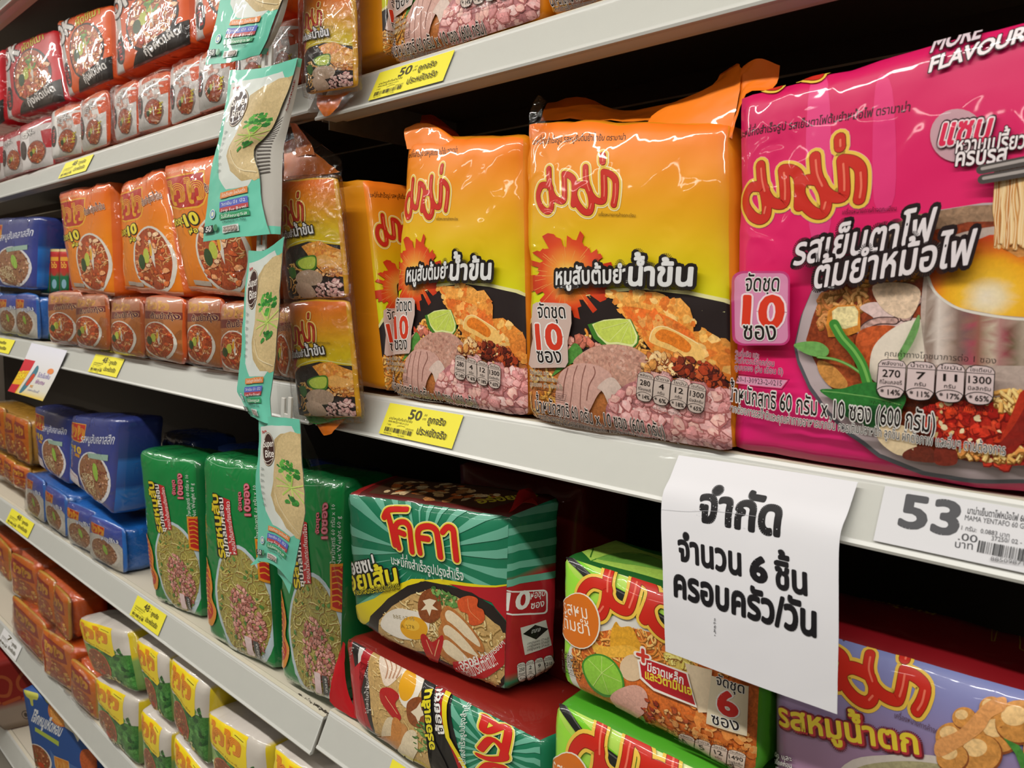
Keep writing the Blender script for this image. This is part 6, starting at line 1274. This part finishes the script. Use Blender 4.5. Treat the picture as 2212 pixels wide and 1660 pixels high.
# chest height
g = 'orange tall noodle bags'
tall('narrow orange prawn noodle bag, leftmost of the three orange ones', g, [(152, 630, .0), (248, 642, .0), (236, 384, .0), (122, 412, .0)], .09, ao, '#d8641a', seed=11, amp=.003)
tall('orange prawn noodle bag in the middle of the three orange ones', g, [(262, 628, .0), (398, 645, .0), (352, 352, .0), (256, 392, .0)], .09, ao, '#d8641a', seed=12, amp=.003)
tall('orange prawn noodle bag with red logo panel beside the teal pouch', g, [(404, 630, -.012), (560, 648, -.012), (520, 312, -.012), (342, 352, -.012)], .09, ao, '#d8641a', seed=13, amp=.002, nx=18, nz=20)
g = 'brown clear-wrapped packs'
wrap('clear-wrapped brown prawn sachets, leftmost of the brown packs', g, [(112, 742, -.006), (238, 776, -.012), (240, 628, -.006), (118, 624, -.006)], .1, 2, SB['brown'], '#b05a2c', 21)
wrap('clear-wrapped brown prawn sachets, middle one of the brown packs', g, [(240, 772, -.012), (396, 806, -.018), (398, 632, -.008), (242, 628, -.008)], .1, 2, SB['brown'], '#c0501c', 22)
wrap('clear-wrapped brown prawn sachets beside the third teal pouch', g, [(400, 806, -.018), (560, 812, -.018), (560, 638, -.008), (400, 632, -.008)], .1, 2, SB['brown'], '#c0501c', 23)
wrap('clear-wrapped brown prawn sachets behind the third teal pouch', g, [(572, 850, .0), (640, 870, .0), (640, 640, .0), (572, 640, .0)], .1, 2, SB['brown'], '#8a4a20', 24)
tall('blue minced pork noodle bag standing at the left edge of the chest-height shelf', 'blue noodle bags', [(-30, 618, .0), (78, 628, .0), (84, 462, .0), (-30, 470, .0)], .09, ab, '#2c3878', seed=14)
wrap('clear-wrapped blue sachets under the upper blue bag, left picture edge', 'clear-wrapped blue packs', [(-30, 722, .0), (80, 734, .0), (82, 632, .0), (-30, 624, .0)], .09, 3, SB['blue'], '#2a68b8', 25)
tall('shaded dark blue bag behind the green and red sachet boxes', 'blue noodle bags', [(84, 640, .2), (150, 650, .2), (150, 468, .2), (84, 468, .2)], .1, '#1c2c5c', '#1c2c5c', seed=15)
BX = Art(24, 66, bg=grads([(0, '#0f5a34'), (.45, '#14663c'), (.46, '#b02a20'), (1, '#b83024')])); BX.rect(0, 0, 24, 4, '#b8a468'); BX.rect(2, 12, 22, 18, '#d8962c'); BX.ell((12, 34), 6, 6, '#a8301c'); BX.text('ไวไว', (4, 28), (18, 28), 10, '#e8b040', .04, res=1); BX.ell((12, 52), 6, 7, '#7aa0b0')
sbq = []
for r_, (y0, y1, xs, nm) in enumerate(((634, 536, (86, 107, 128, 149), ('leftmost', 'middle', 'rightmost')), (737, 642, (86, 98, 110), ('left', 'right')))):
    for i in range(len(xs)-1):
        tall(nm[i]+' small red and green carton in the '+('upper' if r_ == 0 else 'lower')+' row beside the blue bags', 'small red and green cartons', [(xs[i], y0, .03), (xs[i+1], y0, .03), (xs[i+1], y1, .03), (xs[i], y1, .03)], .05, BX, '#8a2a20', FP, 'noodle_carton', nx=4, nz=8, ny=2, r=.002, bulge=0, amp=0, side_bulge=0, gap=(.001, .002))
# knee height
g = 'blue noodle bags'
tall('blue minced pork noodle bag, left one on the knee-high shelf', g, [(84, 1008, .02), (150, 1050, .02), (152, 898, .02), (70, 872, .02)], .1, ab, '#2c3878', seed=16)
q = Y3((150, 1040, .0), (246, 1116, .0), (262, 900, .0), (152, 892, .0))
tall('blue minced pork noodle bag with lime, right one on the knee-high shelf', g, q, .1, ab, '#26306c', seed=17, nx=18, nz=20)
g = 'clear-wrapped blue packs'
wrap('clear-wrapped blue sachets lying under the left knee-high blue bag', g, [(56, 1118, .006), (148, 1186, .006), (150, 1068, .006), (58, 1012, .006)], .1, 2, SB['blue'], '#2a68b8', 31)
wrap('clear-wrapped blue sachets with bright blue end, beside the green bags', g, [(150, 1188, .006), (262, 1264, .006), (256, 1138, .006), (150, 1070, .006)], .12, 2, SB['blue'], '#1f6ac0', 32)
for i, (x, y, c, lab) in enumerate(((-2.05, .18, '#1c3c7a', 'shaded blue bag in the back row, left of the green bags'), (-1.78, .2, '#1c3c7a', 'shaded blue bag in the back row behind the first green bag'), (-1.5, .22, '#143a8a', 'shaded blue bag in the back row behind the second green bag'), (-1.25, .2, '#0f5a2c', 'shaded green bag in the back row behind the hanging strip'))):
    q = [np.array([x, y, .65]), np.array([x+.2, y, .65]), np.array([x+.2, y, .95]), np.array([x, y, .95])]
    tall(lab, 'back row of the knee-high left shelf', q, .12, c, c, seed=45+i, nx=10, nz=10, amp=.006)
g = 'green tall noodle bags'
tall('green minced pork noodle bag, leftmost of the three green ones', g, [(330, 1272, .0), (438, 1330, .03), (424, 988, .035), (294, 964, .005)], .1, ag, '#0d6a34', seed=18, nx=20, nz=26, ny=6)
tall('green minced pork noodle bag in the middle of the three', g, [(446, 1362, .0), (598, 1440, .02), (572, 1000, .03), (434, 974, .01)], .1, ag, '#0d6a34', seed=19, nx=20, nz=26, ny=6)
tall('green minced pork noodle bag, rightmost, beside the sunburst bag', g, [(606, 1458, .01), (738, 1530, .015), (748, 1034, .02), (604, 1010, .02)], .1, ag, '#0d6a34', seed=20, nx=20, nz=26, ny=6)
g = 'yellow and brown packs at the far left of the knee-high shelf'
for i, (qp, lab) in enumerate((([(-30, 950, .03), (66, 1010, .03), (68, 905, .03), (-30, 860, .03)], 'upper yellow-brown clear pack at the far left, behind the promotion card'), ([(-30, 1010, .03), (64, 1068, .03), (66, 1012, .03), (-30, 955, .03)], 'lower yellow-brown clear pack at the far left of the knee-high shelf'))):
    wrap(lab, g, qp, .1, 4, SB['amber'], '#b8862c', 60+i)
# near the floor
g = 'orange clear-wrapped packs near the floor'
for i, (qp, n, lab) in enumerate((([(-30, 1205, .03), (28, 1262, .03), (30, 1180, .03), (-30, 1130, .03)], 1, 'upper orange pack at the left picture edge, low shelf'), 
    ([(34, 1276, .02), (80, 1326, .02), (80, 1216, .02), (34, 1180, .02)], 1, 'second upper orange pack of the low shelf from the left edge'), ([(30, 1372, .0), (98, 1432, .0), (96, 1340, .0), (30, 1284, .0)], 1, 'lower orange pack standing on the low shelf left of the leaning one'),
    ([(84, 1324, .01), (156, 1388, .01), (158, 1290, .01), (82, 1222, .01)], 2, 'upper orange pack in the middle of the low shelf orange ones'), ([(102, 1435, .0), (156, 1500, .0), (160, 1404, .0), (104, 1345, .0)], 1, 'leaning lower orange pack, middle of the low shelf orange ones'),
    ([(158, 1490, .0), (208, 1556, .0), (206, 1470, .0), (160, 1412, .0)], 1, 'lower orange pack touching the yellow and green bags'))):
    wrap(lab, g, qp, .09, n, SB['amber'], '#c8561c', 70+i)
g = 'yellow and green noodle bags'
ws = '#c8c0b8'
YG = [([(200, 1452, -.004), (300, 1502, -.004), (272, 1358, -.004), (163, 1326, -.004)], 'upper row yellow and green bag, leftmost, under the yellow 48 ticket'),
      ([(326, 1532, .0), (374, 1568, .0), (366, 1412, .0), (288, 1368, .0)], 'upper row yellow and green bag, second from left'),
      ([(374, 1566, -.006), (450, 1664, -.006), (456, 1476, -.006), (364, 1410, -.006)], 'upper row yellow and green bag, third from left'),
      ([(458, 1690, -.006), (590, 1800, -.006), (574, 1600, -.006), (444, 1526, -.006)], 'upper row yellow and green bag, fourth from left'),
      ([(596, 1800, -.006), (740, 1900, -.006), (722, 1690, -.006), (582, 1596, -.006)], 'upper row yellow and green bag below the shelf end plate'),
      ([(214, 1585, -.002), (300, 1648, -.002), (299, 1506, -.002), (201, 1455, -.002)], 'lower row yellow and green bag, leftmost, standing on the low shelf'),
      ([(312, 1655, -.002), (372, 1715, -.002), (372, 1580, -.002), (302, 1520, -.002)], 'lower row yellow and green bag, second from left'),
      ([(376, 1715, -.004), (480, 1810, -.004), (470, 1690, -.004), (371, 1574, -.004)], 'lower row yellow and green bag, third from left, at the picture bottom')]
for i, (qp, lab) in enumerate(YG):
    e, q, dv, loc, rz = tall(lab, g, qp, .085, ayg, ws, FM, seed=80+i, nx=14, nz=14, gap=(.006, .006), amp=.0035, r=.014)
for i, (qp, lab) in enumerate((([(185, 1395, .12), (300, 1440, .12), (285, 1345, .12), (190, 1270, .12)], 'red noodle bag peeking out behind the first yellow and green bag'), ([(300, 1500, .12), (372, 1550, .12), (362, 1422, .12), (296, 1350, .12)], 'red noodle bag peeking out behind the second yellow and green bag'), ([(470, 1665, .12), (600, 1740, .12), (600, 1560, .12), (470, 1480, .12)], 'red noodle bag peeking out behind the fourth yellow and green bag'), ([(615, 1750, .12), (760, 1830, .12), (760, 1620, .12), (615, 1550, .12)], 'red noodle bag behind the gap between the two bays'))):
    tall(lab, 'red noodle bags', qp, .1, art_redyellow(), '#b8341a', FM, seed=95+i, nx=10, nz=10)
# cartons on the base deck
P0 = aZ(54, 1690, -.17); d_ = nrm(aZ(150, 1722, -.17)-P0); P1 = P0+d_*.3
fq = [P0, P1, P1+np.array([0, 0, .3]), P0+np.array([0, 0, .3])]
nn = np.array([-d_[1], d_[0], 0.])
bag('carton', 'blue printed carton with dripping yellow pattern on the base shelf', 'carton', None, fq, nn*.2, {'front': art_bluebox(), 'all': '#2c5090'}, FP, 'carton_body', nx=14, nz=18, ny=4, r=.003, bulge=0, amp=0, side_bulge=0)
P1 = aZ(54, 1572, -.172); P0 = np.array([P1[0], P1[1]-.0, P1[2]]); Pm = aZ(-30, 1597, -.172); d_ = nrm(P1-Pm); P0 = P1-d_*.25; nn = np.array([-d_[1], d_[0], 0.])
bag('carton', 'red and grey carton at the lower left corner behind the blue one', 'carton', None, [P0, P1+d_*.05, P1+d_*.05+np.array([0, 0, .26]), P0+np.array([0, 0, .26])], nn*.2, {'front': art_redbox(), 'all': '#8a2018'}, FP, 'carton_body', nx=12, nz=10, ny=4, r=.003, bulge=0, amp=0, side_bulge=0)
# ============================================================ hanging strip and pouches
at = art_teal(); ab_ = art_teal_back()
YS = -.068
sr = [((742, 1312), (746, 1310)), ((706, 1170), (718, 1165)), ((668, 1010), (690, 1000)), ((604, 900), (648, 890)), ((596, 700), (640, 700)), ((566, 520), (606, 515)), ((556, 330), (610, 320)), ((560, 120), (624, 100)), ((566, -60), (640, -80)), ((570, -300), (650, -320))]
rows = [[aY(*a, YS+.004), aY((a[0]+b[0])/2, (a[1]+b[1])/2, YS+.001), aY(*b, YS+.004)] for a, b in sr]
G = loft(rows, 6, 60); L0 = aY(600, 700, YS); e = empty('hanging_strip', L0); tag(e, 'clear plastic hanging strip in front of the join between the two bays', 'hanging strip')
link('strip', mkmesh('strip', tolocal(G.reshape(-1, 3), L0, 0), gridtris(6, 60), mat=CLS), e)
def clip(cx, cy, s=1.):
    c = aY(cx, cy, YS-.004); M = plain('clip_plastic', '#d0cec8', .3, coat=.5)
    def B(x0, x1, z0, z1, y=0): return (x0*s, x1*s, -.002+y, .002+y, z0*s, z1*s)
    o = box('clip', [B(-.011, -.004, -.02, .018), B(.004, .011, -.012, .022, -.001), B(-.004, .004, -.016, -.004), B(-.013, .013, -.022, -.016)], M, e); o.location = Vector(c)-Vector(L0); o.rotation_euler = (.05, .12, .2); bv = o.modifiers.new('b', 'BEVEL'); bv.width = .0008; bv.segments = 2
for c in ((578, 136, 1.), (566, 524, .9), (620, 888, 1.), (575, -200, 1.)): clip(*c)
PO = [('teal congee pouch at the top of the hanging strip, cut by the picture top', [[(444, 140), (500, 134), (560, 118)], [(452, 100), (520, 95), (575, 90)], [(470, 30), (540, 20), (604, 10)], [(480, -60), (560, -70), (640, -80)], [(486, -250), (570, -255), (650, -270)]], [[(560, 118), (566, 116)], [(604, 10), (612, 6)], [(650, -270), (652, -270)]]),
      ('second teal congee pouch on the hanging strip, twisted, its grey back showing', [[(438, 522), (510, 514), (582, 506)], [(447, 440), (505, 432), (564, 432)], [(458, 360), (508, 372), (560, 378)], [(466, 325), (510, 322), (549, 324)], [(478, 272), (530, 270), (585, 280)], [(490, 205), (555, 198), (622, 196)], [(496, 152), (570, 146), (642, 125)]],
       [[(582, 506), (598, 506)], [(564, 432), (600, 440)], [(549, 324), (603, 330)], [(585, 280), (614, 275)], [(622, 196), (632, 196)], [(642, 125), (644, 125)]]),
      ('third teal congee pouch on the hanging strip, narrow with curled bottom', [[(542, 900), (566, 912), (588, 918)], [(514, 850), (550, 860), (584, 868)], [(513, 835), (550, 838), (588, 820)], [(520, 760), (556, 770), (594, 772)], [(528, 640), (564, 650), (602, 668)], [(534, 580), (572, 560), (608, 560)], [(537, 542), (574, 540), (613, 512)]], None),
      ('lowest teal congee pouch on the hanging strip, in front of green bags', [[(556, 1212), (592, 1222), (630, 1262)], [(556, 1192), (598, 1200), (640, 1206)], [(556, 1125), (606, 1130), (657, 1120)], [(552, 1040), (604, 1050), (658, 1080)], [(558, 985), (604, 985), (651, 985)], [(559, 900), (600, 902), (647, 906)]], None)]
def wrapY(r, i, dy=0.): return [aY(p[0], p[1], YS-.014-(.008 if k == 1 else 0)+dy) for k, p in enumerate(r)]
for j, (lab, rw, bk) in enumerate(PO):
    G = loft([wrapY(r, i) for i, r in enumerate(rw)], 16, 36, .0012, 50., j); L1 = G[0, 8]; e2 = empty('congee_pouch', L1); tag(e2, lab, 'food pouch', 'teal congee pouches')
    surf('pouch_front', G, at, FM, e2, L1, 0)
    # rear sheet with a pillow of its own
    nu, nv = 16, 36; u = np.linspace(-1, 1, nu+1)[None, :]; v = np.linspace(-1, 1, nv+1)[:, None]; Gb = G.copy(); Gb[..., 1] += .001+.006*(1-u**4)*(1-v**4); surf('pouch_back', Gb[:, ::-1], ab_, FM, e2, L1, 0)
    if bk: G2 = loft([[aY(*p, YS-.011) for p in r] for r in bk], 5, 30); G2[:, -1, 1] += .006; surf('side_panel', G2, ab_, FM, e2, L1, 0)
e2 = bpy.data.objects.get('congee_pouch.003')
flap(e2, tuple(e2.location), 0, [[(600, 1240, YS-.01), (612, 1256, YS-.01), (625, 1284, YS-.01)], [(598, 1212, YS-.012), (616, 1222, YS-.012), (636, 1236, YS-.012)]], '#6cc8ae', 0, 'bottom_tail')
flap(e2, tuple(e2.location), 0, [[(540, 1222, YS-.014), (556, 1218, YS-.014), (578, 1206, YS-.014)], [(556, 1206, YS-.012), (562, 1196, YS-.012), (580, 1196, YS-.012)]], '#6cc8ae', 0, 'curled_corner')
e3 = bpy.data.objects.get('congee_pouch.002')
flap(e3, tuple(e3.location), 0, [[(524, 870, YS-.016), (540, 896, YS-.016), (560, 884, YS-.016)], [(514, 842, YS-.014), (540, 848, YS-.014), (572, 858, YS-.014)]], '#78b8a4', 0, 'curled_corner')
